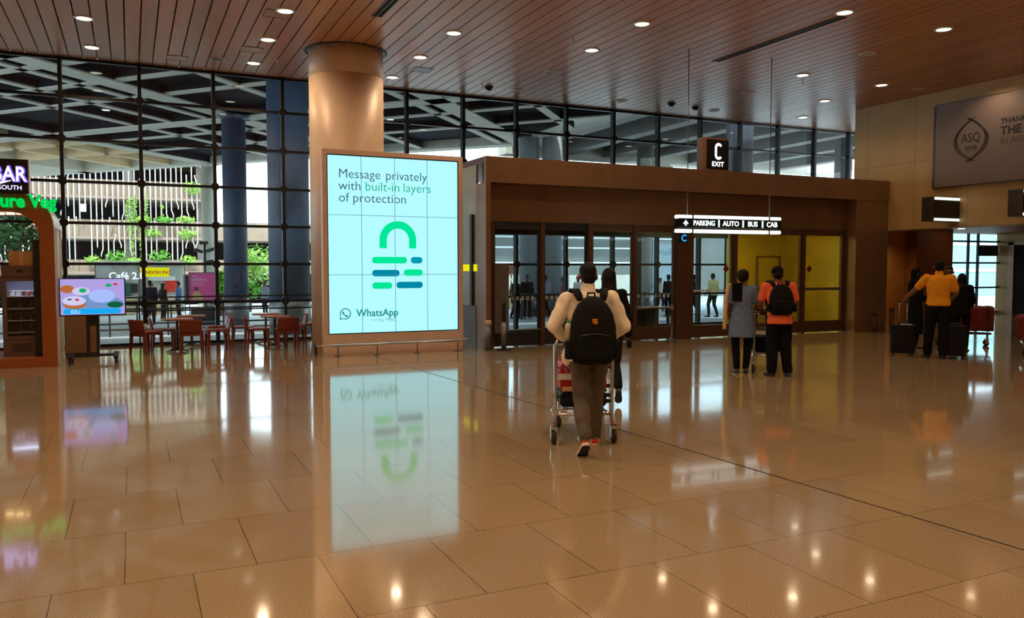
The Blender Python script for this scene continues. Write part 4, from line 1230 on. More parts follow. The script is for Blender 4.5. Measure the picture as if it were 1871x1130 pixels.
for (x, y, r, top, m, lab) in ((3.43, 30.55, 0.41, 7.0, 'concrete_blue', 'slim blue grey round column outside, left of the broad one'),
                               (3.97, 22.84, 0.55, 7.34, 'concrete_blue', 'broad blue grey round column close outside the glass'),
                               (3.79, 45.3, 0.38, 7.0, 'concrete', 'pale far column at the canopy edge by the car park'),
                               (15.12, 30.47, 0.42, 7.0, 'column_grey', 'grey round column of the pair, the one farther from the exit sign'),
                               (16.0, 30.05, 0.42, 7.0, 'column_grey', 'grey round column of the pair, the one nearer the exit sign'),
                               (21.1, 30.74, 0.38, 7.0, 'concrete_grey', 'grey column seen over the vestibule between two mullions'),
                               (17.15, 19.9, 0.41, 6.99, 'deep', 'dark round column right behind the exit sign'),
                               (28.59, 26.4, 0.37, 7.0, 'concrete_grey', 'grey column outside next to the tan wall edge'),
                               (19.56, 28.4, 0.25, 6.15, 'concrete', 'thin pale column seen through the narrow glass door')):
    t = thing('column', lab, 'column', (x, y, GZ(y)), 0, 'forecourt columns', 'thing')
    MB().lathe([(r, 0), (r, top - GZ(y))], (0, 0, 0), 40).build('shaft', m, t)
    if top == 7.0 and x < 5: MB().lathe([(r, top - GZ(y) - 0.16), (r * 1.35, top - GZ(y) - 0.001)], (0, 0, 0), 40).build('capital', m, t)
    MB().lathe([(r + 0.015, 0), (r + 0.015, 0.95), (r, 0.96)], (0, 0, 0), 40).build('steel_sleeve', 'grey_metal', t)

# ------------------------------------------------------------------ car park with planted balconies
cp = thing('car_park', 'planted multi storey car park with white vertical fins across the forecourt', 'building', (-4.0, 66.0, GZ(66)), 0, None, 'thing')
CX0, CX1 = -20.0, 5.4
LV = [(2.00, 2.95, 26.0), (3.69, 5.05, 26.0), (6.60, 7.95, CX1), (9.50, 10.85, CX1)]
LV[0] = (1.15, 2.15, 26.0)
for i, (z0, z1, x1) in enumerate(LV):
    MB().box(CX0, 66.0, z0, x1, 66.3, z1).build('parapet', 'parapet', cp, True)
    MB().box(CX0, 66.25, z0 - 0.15, x1, 74, z0 + 0.1).build('floor_slab', 'soffit', cp, True)
    MB().box(CX0, 65.55, z0 - 0.06, x1, 66.0, z0 + 0.12).build('ledge', 'parapet', cp, True)
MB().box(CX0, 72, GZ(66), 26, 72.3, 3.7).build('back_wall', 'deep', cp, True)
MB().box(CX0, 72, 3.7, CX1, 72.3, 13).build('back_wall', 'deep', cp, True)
MB().box(CX1 - 0.3, 66.3, 5.0, CX1, 72, 13).build('gable_wall', 'parapet', cp, True)
for x in (-11, -5.5, 0.0, 5.0):
    MB().box(x - 0.3, 66.6, GZ(66), x + 0.3, 67.2, 12.5).build('pillar', 'soffit', cp, True)
MB().box(CX0, 66.0, 12.4, CX1, 72.3, 12.8).build('roof_slab', 'parapet', cp, True)
random.seed(11)
nf = 0
x = -9.2
while x < 5.3 and nf < 86:
    for (za, zb) in ((2.1, 5.2), (5.0, 9.7)):
        if random.random() < 0.05: continue
        a = za + random.choice((0, 0, 0, 0.25, 0.9)); c = zb + random.choice((0, 0, 0, -0.25, -1.2))
        if c - a < 1.2: continue
        o_ = random.choice((0, 0, 0.12, -0.12)); o2 = random.choice((0, 0, 0.12, -0.12))
        MB().tube([(x + o_, 65.5, a), (x + o_, 65.5, a + 0.2), (x, 65.5, a + 0.55), (x, 65.5, c - 0.55), (x + o2, 65.5, c - 0.2), (x + o2, 65.5, c)], 0.042, 6).build('fin', 'fin', cp, True)
        nf += 1
    x += 0.355
MB().box(-3.1, 65.4, 5.55, -2.75, 65.5, 6.1).build('notice_board', 'white_plastic', cp, True)

def leaf_mass(mb, c, r, n, size, rnd):
    for _ in range(n):
        d = Vector((rnd.gauss(0, 1), rnd.gauss(0, 1), rnd.gauss(0, 1))).normalized()
        q = rnd.random() ** 0.45
        p = Vector(c) + Vector((d.x * r[0] * q, d.y * r[1] * q, d.z * r[2] * q))
        a = Vector((rnd.gauss(0, 1), rnd.gauss(0, 1), rnd.gauss(0, 1) * 0.7)).normalized()
        e = a.cross(d).normalized() if a.cross(d).length > 0.05 else a.orthogonal().normalized()
        s_ = size * rnd.uniform(0.6, 1.3)
        mb.add([p - a * s_, p + e * s_ * 0.4, p + a * s_, p - e * s_ * 0.4], [(0, 1, 2, 3)])
rb = random.Random(5)
BUSH = [(-2.4, 2.09, 1.02, 0.7, 'leaf_light', 'pale bush on the low planter nearest the kiosk'), (-0.92, 2.29, 1.35, 1.03, 'leaf', 'round bright bush on the low planter left of the first mullion'), (0.26, 2.06, 0.88, 0.48, 'leaf_light', 'low planting behind the second mullion on the low planter'), (1.99, 2.35, 1.54, 0.97, 'leaf', 'widest bush on the low planter above the yellow shop sign'), (3.98, 2.11, 1.07, 0.66, 'leaf_light', 'bush on the low planter behind the lamp post'), (4.34, 7.5, 1.31, 0.9, 'leaf_light', 'bush on the upper balcony beside the pale far column'), (3.84, 5.15, 1.23, 0.45, 'leaf_light', 'planting on the middle balcony beside the pale far column'), (2.34, 5.1, 1.21, 0.42, 'leaf', 'planting on the middle balcony right of the second mullion'), (0.94, 5.1, 1.04, 0.48, 'leaf_light', 'planting on the middle balcony behind the hanging vines'), (1.51, 4.1, 1.21, 0.48, 'leaf_light', 'trailing plant over the middle balcony wall, the left one'), (3.9, 4.1, 1.39, 0.65, 'leaf_light', 'trailing plant over the middle balcony wall, the right one'), (8.3, 2.4, 1.27, 0.7, 'leaf_light', 'bush on the low planter seen between the two blue columns')]
for (x, z, w_, h, m, lab) in BUSH:
    t = thing('bush', lab, 'bush', (x, 65.4, z - h * 0.5), 0, 'balcony bushes')
    mb = MB(); leaf_mass(mb, (0, 0, h * 0.5), (w_ * 0.55, 0.4, h * 0.6), 240, 0.13, rb); mb.build('foliage', m, t)
    MB().tube([(0, 0.2, -0.1), (0.02, 0.05, h * 0.5)], 0.04, 6).build('stem', 'bark', t)
VINE = [(-0.1, 5.3, 0.2, 2.38, 'fern like vine hanging by the second mullion, upper left strand'), (0.17, 4.6, 0.22, 4.3, 'longest vine hanging beside the second mullion'), (0.41, 5.6, 0.16, 2.39, 'vine strand hanging just left of the second mullion, upper'), (0.77, 3.93, 0.18, 3.2, 'vine strand hanging just right of the second mullion, lower'), (1.1, 6.0, 0.26, 2.0, 'bushy vine strand hanging right of the second mullion, upper'), (2.2, 5.56, 0.14, 1.21, 'short thin vine hanging alone before the middle balcony opening')]
for (x, z, w_, h, lab) in VINE:
    t = thing('vine', lab, 'vine', (x, 65.3, z + h / 2), 0, 'hanging vines')
    mb = MB()
    for k in range(int(h * 34)):
        zz = -h * rb.random(); leaf_mass(mb, (rb.uniform(-w_, w_) * 0.6, rb.uniform(-.1, .1), zz), (0.06, 0.06, 0.05), 2, 0.085, rb)
    mb.build('leaves', 'leaf_light', t)
    MB().tube([(0, 0, 0.1), (0.02, 0, -h * 0.5), (0, 0, -h)], 0.012, 5).build('stem', 'bark', t)
def tree(x, y, h, r, m, lab, n=900):
    t = thing('tree', lab, 'tree', (x, y, GZ(y)), 0, 'forecourt trees')
    mb = MB()
    for k in range(6):
        a = k * 1.05
        leaf_mass(mb, (r * 0.45 * math.cos(a), r * 0.45 * math.sin(a), h * (0.62 + 0.09 * (k % 3))), (r * 0.6, r * 0.6, h * 0.24), n // 6, 0.17, rb)
    mb.build('foliage', m, t)
    tk = MB().tube([(0, 0, 0), (0.05, 0, h * 0.4), (0, 0, h * 0.75)], [0.12, 0.09, 0.04], 8)
    for k in range(5):
        a = k * 1.3; tk.tube([(0.04, 0, h * 0.4), (r * 0.5 * math.cos(a), r * 0.5 * math.sin(a), h * 0.75)], [0.05, 0.02], 6)
    tk.build('trunk', 'bark', t)
tree(6.35, 50.0, 3.9, 1.6, 'leaf_light', 'airy light green tree between the two blue columns')
tree(5.7, 46.0, 1.9, 0.7, 'leaf', 'small leafy plant at the foot of the slim blue column')
tree(3.95, 42.0, 2.2, 0.5, 'leaf', 'thin leafy plant left of the pink poster')
tree(4.75, 48.6, 2.1, 0.5, 'leaf', 'thin leafy plant right of the pink poster')
tree(-4.0, 37.0, 5.2, 1.3, 'leaf_dark', 'dark tree seen through the kiosk opening')
tree(56.0, 44.0, 3.2, 2.2, 'leaf', 'green tree seen through the recess glass')

# ------------------------------------------------------------------ forecourt shops and street furniture
def shop(x0, x1, y, lab, kind):
    g0 = GZ(y)
    t = thing('food_stall', lab, 'stall', ((x0 + x1) / 2, y, g0), 0, 'food stalls')
    MB().box(x0, y + 1.6, g0, x1, y + 1.7, 1.75).build('back_wall', 'shop_wall', t, True)
    MB().box(x0 - 0.02, y - 0.3, 1.72, x1 + 0.02, y + 1.8, 1.92).build('roof', 'awning', t, True)
    MB().box(x0 + 0.05, y, g0, x1 - 0.25, y + 0.5, g0 + 0.95).build('counter', 'counter_front', t, True)
    MB().box(x0, y - 0.03, g0 + 0.95, x1 - 0.2, y + 0.55, g0 + 1.0).build('worktop', 'white_plastic', t, True)
    for x in (x0, x1 - 0.06): MB().box(x, y - 0.1, g0, x + 0.06, y - 0.04, 1.72).build('post', 'grey_metal', t, True)
    return t, g0
t, g0 = shop(-1.7, 0.42, 48, 'food stall with white script lettering under a grey awning', 0)
text('Café 2.0', 0.52, 'lettering', 'lit_cafe', t, (-1.05 + 0.64, -0.35, 0.98 - g0), offset=0.012)
MB().box(-0.55, 49.4, -0.2, -0.0, 49.6, 0.75).build('menu_panel', 'teal', t, True)
MB().box(0.05, 49.4, 0.2, 0.35, 49.6, 0.7).build('coffee_machine', 'black', t, True)
t, g0 = shop(0.48, 2.75, 48.6, 'food stall with a bright yellow sign beside the script lettered stall', 1)
MB().box(0.48, 48.2, 1.09, 1.93, 48.28, 1.60).build('sign_board', 'lit_yellow', t, True)
text('LONDON INC', 0.24, 'lettering', 'ink_red', t, (1.2 - 1.605, -0.41, 1.25 - g0), align='CENTER', offset=0.008)
MB().box(1.75, 50.0, 0.2, 2.45, 50.1, 0.85).build('menu_panel', 'red_paint', t, True)
MB().box(0.9, 49.9, 0.85, 2.3, 50.0, 1.1).build('menu_board', 'white_plastic', t, True)
t = thing('poster_stand', 'free standing pink poster with a small picture of a person', 'poster', (2.4, 32, GZ(32)))
MB().box(1.96, 32, 0.33, 2.83, 32.06, 1.41).build('panel', 'poster_pink', t, True)
b = MB()
for (q0, q1) in ((1.93, 1.96), (2.83, 2.86)): b.box(q0, 31.98, GZ(32), q1, 32.08, 1.44)
b.box(1.93, 31.98, 1.41, 2.86, 32.08, 1.44); b.build('frame', 'grey_metal', t, True)
for (u0, u1, zz, hh) in ((0.10, 0.30, 1.28, 0.03), (0.08, 0.50, 1.19, 0.025), (0.08, 0.68, 1.14, 0.03), (0.08, 0.60, 1.04, 0.018), (0.08, 0.52, 0.96, 0.018)):
    MB().box(1.96 + 0.87 * u0, 31.995, zz, 1.96 + 0.87 * u1, 32, zz + hh).build('poster_line', 'poster_text', t, True)
MB().disc((2.18, 31.992, 0.83), 0.075, t=0.008).build('poster_head', 'skin_dark', t, True)
MB().prism([(2.04, 0.36), (2.40, 0.36), (2.42, 0.55), (2.30, 0.70), (2.12, 0.74), (2.05, 0.62)], 31.992, 32.0, 'XZ').build('poster_figure', 'beige_cloth', t, True)
t = thing('planter_box', 'dark planter box standing below the pink poster', 'planter', (2.4, 31.4, GZ(31.4)))
MB().box(1.95, 31.2, GZ(31.4), 2.85, 31.6, 0.12).build('box', 'dark_header', t, True)
MB().box(1.97, 31.22, 0.12, 2.83, 31.58, 0.15).build('soil', 'bark', t, True)
t = thing('lamp_post', 'dark street lamp post with cameras before the pale far column', 'lamp post', (3.45, 44.0, GZ(44)))
MB().tube([(0, 0, 0), (0, 0, 3.75)], 0.07, 10).build('pole', 'dark_header', t)
for (x, z, a) in ((-0.3, 3.3, 20), (0.28, 3.35, -20), (0.2, 2.75, -10), (-0.05, 3.7, 0)):
    MB().obox((x, 0, z), (0.42, 0.14, 0.16), ry=R(a)).build('camera', 'dark_header', t)
t = thing('light_board', 'tall white backlit advertising board outside the narrow glass door', 'board', (23.9, 33.0, GZ(33)))
MB().box(23.0, 33.0, 0.05, 24.9, 33.1, 2.75).build('panel', 'lit_board', t, True)
b = MB(); b.box(22.6, 33.0, GZ(33), 23.0, 33.3, 2.9); b.box(24.9, 33.0, GZ(33), 25.1, 33.3, 2.9); b.box(22.6, 33.0, 2.75, 25.1, 33.3, 2.9); b.box(22.6, 33.0, GZ(33), 25.1, 33.3, 0.05)
b.build('frame', 'white_plastic', t, True)
text('OnePl', 0.5, 'lettering', 'board_text', t, (-0.72, -0.02, 2.2 - GZ(33)))
t = thing('light_board', 'small white poster board on a stand behind the people outside', 'board', (19.75, 36.0, GZ(36)))
MB().box(19.33, 36.0, 0.05, 20.15, 36.06, 1.32).build('panel', 'white_plastic', t, True)
MB().box(19.5, 35.99, 1.1, 19.85, 36.0, 1.2).build('heading', 'sign_blue', t, True)
MB().box(19.4, 36.0, GZ(36), 20.1, 36.3, 0.05).build('stand', 'grey_metal', t, True)
t = thing('awning_stall', 'orange fronted stall seen far off through the first glass door', 'stall', (19.1, 41, GZ(41)))
MB().box(18.6, 40.8, 1.25, 19.7, 41.2, 1.70).build('sign_board', 'lamp_soffit' if False else 'kiosk_orange', t, True)
MB().box(18.5, 40.7, 1.70, 19.8, 41.3, 1.80).build('roof', 'white_plastic', t, True)
MB().box(18.6, 41.0, GZ(41), 19.7, 41.2, 0.3).build('counter', 'counter_front', t, True)
for x in (18.55, 19.65): MB().box(x, 41.1, GZ(41), x + 0.08, 41.2, 1.7).build('post', 'white_plastic', t, True)
# terminal road front behind the doors and the far block at right
t = thing('far_building', 'dim concrete road deck and wall far behind the glass doors', 'building', (30, 62, GZ(62)), 0, None, 'thing')
MB().box(17, 62, 0.9, 46, 62.5, 5.2).build('wall', 'concrete_grey', t, True)
MB().box(17, 60, 5.2, 46, 63, 6.6).build('deck_edge', 'concrete', t, True)
for z in (1.9, 3.2, 4.1): MB().box(17, 61.9, z, 46, 62.0, z + 0.14).build('rail_band', 'white_plastic', t, True)
MB().box(17, 61.8, GZ(62), 46, 62.4, 0.9).build('plinth', 'concrete', t, True)
t = thing('glazed_block', 'blue grey glazed building seen through the recess glass', 'building', (64, 46, GZ(46)), 0, None, 'thing')
MB().box(61.5, 46, GZ(46), 72, 47, 6.5).build('wall', 'pale_teal', t, True)
for z in (1.2, 3.4): MB().box(61.5, 45.9, z, 72, 46.0, z + 0.25).build('floor_band', 'white_plastic', t, True)
t = thing('office_block', 'grey low block beyond the forecourt, under the bright sky strip', 'building', (56, 76, GZ(76)), 0, None, 'thing')
MB().box(38, 76, GZ(76), 76, 78, 11.2).build('wall', 'concrete_grey', t, True)
MB().box(37, 75.6, 11.2, 77, 78.4, 11.6).build('parapet', 'concrete', t, True)
t = thing('ramp', 'white sloping ramp wall seen over the vestibule left of the exit sign', 'ramp', (24, 32, 6))
MB().prism([(22.9, 6.6), (24.9, 5.8), (24.9, 6.05), (23.4, 6.95), (22.9, 6.95)], 32.8, 33.1, 'XZ').build('parapet', 'concrete', t, True)
MB().box(24.5, 32.8, GZ(33), 24.85, 33.1, 5.9).build('support', 'concrete', t, True)
# barrier rails outside
for (x0, x1, y, lab) in ((-2.0, 6.8, 24.5, 'low dark barrier rail outside beyond the cafe tables'), (13.2, 17.5, 27.2, 'low barrier rail outside the first glass doors')):
    t = thing('barrier', lab, 'barrier', (x0, y, GZ(y)), 0, 'forecourt barriers')
    g_ = GZ(y)
    for z in (0.35, 0.75, 0.95): MB().tube([(x0, y, g_ + z), (x1, y, g_ + z)], 0.025, 8).build('rail', 'black_steel', t, True)
    k = x0
    while k <= x1 + 0.01:
        MB().box(k - 0.02, y - 0.02, g_, k + 0.02, y + 0.02, g_ + 0.95).build('post', 'black_steel', t, True); k += 1.46
def bench(x, y, lab, m='dark_header'):
    t = thing('cafe_set', lab, 'table', (x, y, GZ(y)), 0, 'outdoor tables')
    MB().lathe([(0, 0.70), (0.4, 0.70), (0.4, 0.74), (0, 0.74)], (0, 0, 0), 24).build('tabletop', m, t)
    MB().lathe([(0.03, 0.03), (0.03, 0.7)], (0, 0, 0), 10).build('pedestal', 'black_steel', t)
    MB().lathe([(0.25, 0), (0.22, 0.03), (0, 0.03)], (0, 0, 0), 20).build('base', 'black_steel', t)
bench(1.5, 36.5, 'dark round outdoor table before the yellow signed stall')
bench(0.2, 35.0, 'dark round outdoor table behind the television')
bench(5.7, 38.0, 'dark round outdoor table between the two blue columns')
# security desk inside the doors
t = thing('desk', 'low wooden topped security desk inside the glass doors', 'desk', (10.9, 16.6, 0))
MB().box(10.4, 16.3, 0.62, 12.0, 16.95, 0.66).build('desktop', 'table_wood', t, True)
for (x, y) in ((10.46, 16.36), (11.94, 16.36), (10.46, 16.89), (11.94, 16.89)):
    MB().box(x - 0.03, y - 0.03, 0, x + 0.03, y + 0.03, 0.62).build('leg', 'grey_metal', t, True)
MB().box(10.5, 16.85, 0.2, 11.9, 16.88, 0.62).build('modesty_panel', 'dark_header', t, True)
# ------------------------------------------------------------------ people
def V(*a): return Vector(a)
DJ = dict(pelvis=(0, 0, .95), waist=(0, 0, 1.10), chest=(0, -.01, 1.30), neck=(0, -.025, 1.475), head=(0, .015, 1.625),
          sL=(-.195, -.02, 1.42), sR=(.195, -.02, 1.42), eL=(-.25, -.04, 1.14), eR=(.25, -.04, 1.14), wL=(-.255, .05, .90), wR=(.255, .05, .90),
          hL=(-.095, 0, .93), hR=(.095, 0, .93), kL=(-.105, .02, .50), kR=(.105, .02, .50), aL=(-.11, -.03, .085), aR=(.11, -.03, .085),
          tL=(-.125, .14, .035), tR=(.125, .14, .035))
def torso_rings(J, s, infl, zsec, n=20):
    """elliptical sections along the spine; zsec is a list of (spine position 0..3, half width, half depth)"""
    sp = [J['pelvis'], J['waist'], J['chest'], J['neck']]
    rings = []
    for t, rx, ry in zsec:
        if t < 0:
            c = sp[0] + (sp[0] - sp[1]).normalized() * (-t) * 0.15 * s; d = (sp[1] - sp[0]).normalized()
        else:
            i = min(int(t), 2); f = t - i
            c = sp[i].lerp(sp[i + 1], f); d = (sp[min(i + 1, 3)] - sp[i]).normalized()
        xa = (J['sR'] - J['sL']); xa = (xa - d * xa.dot(d)).normalized() if t > 1.4 else V(1, 0, 0)
        xa = (xa - d * xa.dot(d)).normalized()
        ya = d.cross(xa)
        rings.append([c + xa * ((rx * s + infl) * math.cos(2*math.pi*k/n)) + ya * ((ry * s + infl) * math.sin(2*math.pi*k/n)) for k in range(n)])
    return rings
def hand(mb, wr, d, th, curl, s, side):
    """palm with four bent fingers and a thumb; th points to the thumb side"""
    d = d.normalized(); th = (th - d * th.dot(d)).normalized(); pn = d.cross(th) * side
    wr = wr + d * 0.01 * s
    rings = []
    for t, hw, ht in ((-0.01, .024, .019), (0.02, .033, .018), (0.05, .040, .016), (0.085, .041, .013), (0.095, .036, .009)):
        rings.append([wr + d * t * s + th * (hw * s * math.cos(2*math.pi*k/14)) + pn * (ht * s * math.sin(2*math.pi*k/14)) for k in range(14)])
    mb.loft(rings)
    for q, L, o in ((.031, .072, 4), (.0105, .080, 1), (-.0105, .074, -2), (-.031, .058, -6)):
        p = wr + d * (0.083 - abs(q) * .2) * s + th * q * s
        dd = (d + th * math.tan(R(o))).normalized(); a = curl * 0.7; pts = [p]
        for k, f in enumerate((.45, .31, .24)):
            dv = dd * math.cos(a) + pn * math.sin(a)
            p = p + dv * L * f * s * 1.0; pts.append(p); a += curl
        mb.chain(pts, [.0092 * s, .0085 * s, .0078 * s, .0065 * s], 8)
    p = wr + d * 0.022 * s + th * .030 * s
    q1 = p + (d * .55 + th * .75 + pn * .25).normalized() * .040 * s
    q2 = q1 + (d * .85 + th * .25 + pn * .4 * (0.5 + curl)).normalized() * .032 * s
    q3 = q2 + (d * .9 + pn * .5 * (0.4 + curl)).normalized() * .022 * s
    mb.chain([p, q1, q2, q3], [.013 * s, .0115 * s, .010 * s, .008 * s], 8)

def person(label, loc, rz, H=1.7, pose=None, top='black_cloth', bottom='black_cloth', hair='short', skin='skin', shoes='black_shoe', sleeve='long',
           hem=-0.35, voxel=0.010, skirt=None, head_turn=(0, 0), curl=(0.35, 0.35), hands=None, collar=0, sole=None, group=None, fat=0.0, bag=None, build=1.0, leg=1.0, sw=1.0, wr=0.006, hat=None, glasses=False):
    s = H / 1.75
    J = {k: Vector(v_) * s for k, v_ in DJ.items()}
    for k, v_ in (pose or {}).items(): J[k] = Vector(v_) * s
    for k in ('sL', 'sR'): J[k].x *= sw
    for k in ('eL', 'eR'): J[k].x *= (1 + sw) / 2
    # --- the body: one continuous skin
    mb = MB()
    mb.loft(torso_rings(J, s, fat * 0.5, [(-.7, .10, .08), (-.3, .155, .105), (0, .165, .112), (.6, .148, .105), (1, .142, .10), (1.5, .152, .108), (2, .168, .112), (2.5, .172, .098), (2.8, .12, .075), (3, .06, .058)]))
    mb.caps_(J['neck'] - V(0, 0, .03 * s), J['head'] - V(0, .012 * s, .07 * s), .058 * s, .054 * s)
    HM = Matrix.Rotation(R(head_turn[0]), 3, 'Z') @ Matrix.Rotation(R(head_turn[1]), 3, 'X')
    hc = J['head']
    def hp(x, y, z): return hc + HM @ (V(x, y, z) * s)
    mb.ell(hp(0, -.005, .028), (.077*s, .096*s, .092*s), rot=HM)
    mb.ell(hp(0, .018, -.038), (.060*s, .070*s, .078*s), rot=HM)
    mb.ell(hp(0, .062, -.092), (.026*s, .022*s, .020*s), rot=HM)          # chin
    mb.caps_(hp(0, .090, .005), hp(0, .108, -.036), .010*s, .015*s, 8)    # nose
    mb.caps_(hp(-.03, .082, .022), hp(.03, .082, .022), .013*s, .013*s, 8)  # brow
    mb.caps_(hp(-.018, .084, -.066), hp(.018, .084, -.066), .009*s, .009*s, 8)  # lips
    for q in (-1, 1):
        mb.ell(hp(q*.086, -.004, -.008), (.014*s, .022*s, .034*s), rot=HM)   # ears
    for q, S_ in (('L', -1), ('R', 1)):
        mb.chain([J['s'+q], J['e'+q]], [.056*s*build, .044*s*build]); mb.chain([J['e'+q], J['e'+q].lerp(J['w'+q], .35), J['w'+q]], [.043*s*build, .041*s*build, .028*s])
        mb.caps_(J['chest'].lerp(J['neck'], .55) + V(S_*.06*s, -.01*s, 0), J['s'+q], .06*s, .058*s)
        mb.chain([J['h'+q], J['k'+q]], [.076*s, .046*s]); mb.chain([J['k'+q], J['k'+q].lerp(J['a'+q], .35) + V(0, -.012*s, 0), J['a'+q]], [.045*s, .044*s, .034*s])
        mb.chain([J['a'+q] + V(0, -.02*s, -.03*s), J['t'+q]], [.036*s, .030*s])
        hd = (hands or {}).get(q)
        if hd is None:
            d = (J['w'+q] - J['e'+q]).normalized(); th = V(-S_*0.3, .9, .2)
        else: d, th = Vector(hd[0]), Vector(hd[1])
        hand(mb, J['w'+q], d, th, curl[0] if q == 'L' else curl[1], s, -S_ if hd is None or len(hd) < 3 else hd[2])
    body = remesh(mb, 'person', skin, None, voxel, 3)
    body.location = loc; body.rotation_euler = (0, 0, rz)
    tag(body, label, 'person', group)
    cv = max(voxel, .011)
    # --- face
    eb = MB()
    if voxel < 0.015:
        for q in (-1, 1):
            MB().ell(hp(q*.030, .083, .003), (.013*s, .009*s, .009*s), 10, 8, HM).build('eye', 'eye', body)
    # --- top
    if top:
        mb = MB(); z0 = hem
        ii = .016 + fat
        prof = [(z0, .170, .118), (0, .172, .120), (.6, .156, .112), (1, .150, .108), (1.5, .160, .115), (2, .174, .118), (2.5, .176, .103), (2.82, .125, .082), (2.97, .072, .070)]
        if skirt: prof = [(z0, skirt, .15), ((z0) * .5, skirt * .95 + .004, .14)] + prof[1:]
        mb.loft(torso_rings(J, s, ii, prof))
        for q, S_ in (('L', -1), ('R', 1)):
            mb.caps_(J['chest'].lerp(J['neck'], .5) + V(S_*.07*s, -.01*s, 0), J['s'+q], .075*s + fat*.4, .070*s + fat*.3)
            if sleeve == 'long':
                mb.chain([J['s'+q], J['e'+q]], [.070*s*build, .060*s*build]); mb.chain([J['e'+q], J['e'+q].lerp(J['w'+q], .9)], [.060*s*build, .046*s])
            elif sleeve == 'short':
                mb.chain([J['s'+q], J['s'+q].lerp(J['e'+q], .72)], [.072*s*build, .066*s*build])
        if collar:
            mb.caps_(J['neck'] - V(0, 0, .02*s), J['neck'].lerp(J['head'], collar), .078*s, .069*s)
        remesh(mb, 'shirt' if not skirt else 'tunic', top, body, cv, 3, wr, (11, 11, 8))
    # --- trousers
    mb = MB()
    mb.loft(torso_rings(J, s, .012 + fat*.8, [(-.75, .10, .085), (-.35, .160, .112), (0, .168, .116), (.45, .156, .110)]))
    for q in 'LR':
        mb.chain([J['h'+q], J['k'+q]], [.100*s*min(leg, 1.1) + fat*.3, .072*s*leg]); mb.chain([J['k'+q], J['k'+q].lerp(J['a'+q], .5) + V(0, -.008*s, 0), J['a'+q] + (J['k'+q]-J['a'+q]).normalized()*.01*s], [.072*s*leg, .065*s*leg, .057*s*leg])
    remesh(mb, 'trousers', bottom, body, cv, 4, wr, (9, 9, 7))
    # --- shoes
    for q, S_ in (('L', -1), ('R', 1)):
        a, t_ = J['a'+q], J['t'+q]
        d = (t_ - (a + V(0, 0, -.05*s))); L = d.length; d = d.normalized()
        sd = V(0, 0, 1).cross(d).normalized() * -1; up_ = sd.cross(d).normalized()
        if up_.z < 0: up_ = -up_
        heel = a + V(0, 0, -.05*s) - d * .055*s
        rings = []
        tot = L + .055*s + .07*s
        for f, hw, h in ((0, .022, .05), (.06, .034, .068), (.25, .038, .078), (.45, .040, .062), (.65, .046, .050), (.85, .040, .038), (.97, .022, .026), (1, .008, .016)):
            c = heel + d * tot * f - up_ * .034*s
            rings.append([c + sd * (hw*s*math.cos(2*math.pi*k/12)) + up_ * (max(0, math.sin(2*math.pi*k/12)) * h*s) for k in range(12)])
        sh = MB().loft(rings).build('shoe', shoes, body)
        sr = []
        for f, hw in ((-.02, .018), (.05, .036), (.25, .040), (.45, .040), (.65, .048), (.88, .042), (.99, .022), (1.02, .008)):
            c = heel + d * tot * f - up_ * .036*s
            sr.append([c + sd*hw*s + up_*.012*s, c - sd*hw*s + up_*.012*s, c - sd*hw*s - up_*.014*s, c + sd*hw*s - up_*.014*s])
        MB().loft(sr, False).build('sole', sole or 'rubber', sh)
        if sole:
            MB().loft([[p - up_*.012*s if k < 2 else p - up_*.004*s for k, p in enumerate([r_[3], r_[2], r_[2], r_[3]])] for r_ in sr], False).build('outsole', 'rubber', sh)
    # --- hair and headwear
    if hair:
        mb = MB()
        if hair in ('short', 'long', 'bun'):
            mb.ell(hp(0, -.018, .042), (.083*s, .099*s, .094*s), rot=HM)
            mb.ell(hp(0, -.056, -.018), (.071*s, .054*s, .070*s), rot=HM)
            mb.ell(hp(0, .045, .085), (.062*s, .042*s, .036*s), rot=HM)
        if hair == 'long':
            mb.ell(hp(0, -.035, .02), (.096*s, .098*s, .112*s), rot=HM)
            mb.loft([[hp(rx*math.cos(2*math.pi*k/16), y + ry*math.sin(2*math.pi*k/16), z) for k in range(16)] for rx, ry, y, z in ((.06, .05, -.03, .05), (.095, .075, -.04, -.02), (.10, .07, -.06, -.10), (.105, .06, -.085, -.18), (.095, .045, -.10, -.26), (.05, .02, -.10, -.31))])
        if hair == 'bun':
            mb.ell(hp(0, -.03, .035), (.098*s, .108*s, .104*s), rot=HM); mb.ell(hp(0, -.10, -.02), (.06*s, .05*s, .06*s), rot=HM)
        if hair == 'hijab':
            mb.ell(hp(0, -.012, .03), (.096*s, .108*s, .106*s), rot=HM)
            mb.loft([[hp(rx*math.cos(2*math.pi*k/16), y + ry*math.sin(2*math.pi*k/16), z) for k in range(16)] for rx, ry, y, z in ((.08, .08, -.02, .04), (.092, .086, -.03, -.05), (.098, .088, -.03, -.12), (.16, .11, -.03, -.20), (.20, .13, -.03, -.28), (.20, .12, -.03, -.36))])
        remesh(mb, {'hijab': 'headscarf'}.get(hair, 'hair'), 'hair' if hair != 'hijab' else 'black_cloth', body, cv * .9, 3, .004, (18, 18, 18))
    if hat:
        mb = MB().ell(hp(0, -.012, .052), (.094*s, .108*s, .084*s), rot=HM)
        remesh(mb, 'cap', hat, body, cv * .8, 2)
        br = [hp(.07*math.cos(R(a)), .07 + .10*math.sin(R(a)), .05) for a in range(0, 181, 20)]
        m2 = MB(); m2.add(br + [p + V(0, 0, .008) for p in br], [list(range(len(br))), [len(br) + i for i in range(len(br))][::-1]] + [[i, i+1, len(br)+i+1, len(br)+i] for i in range(len(br)-1)])
        m2.build('cap_peak', hat, body)
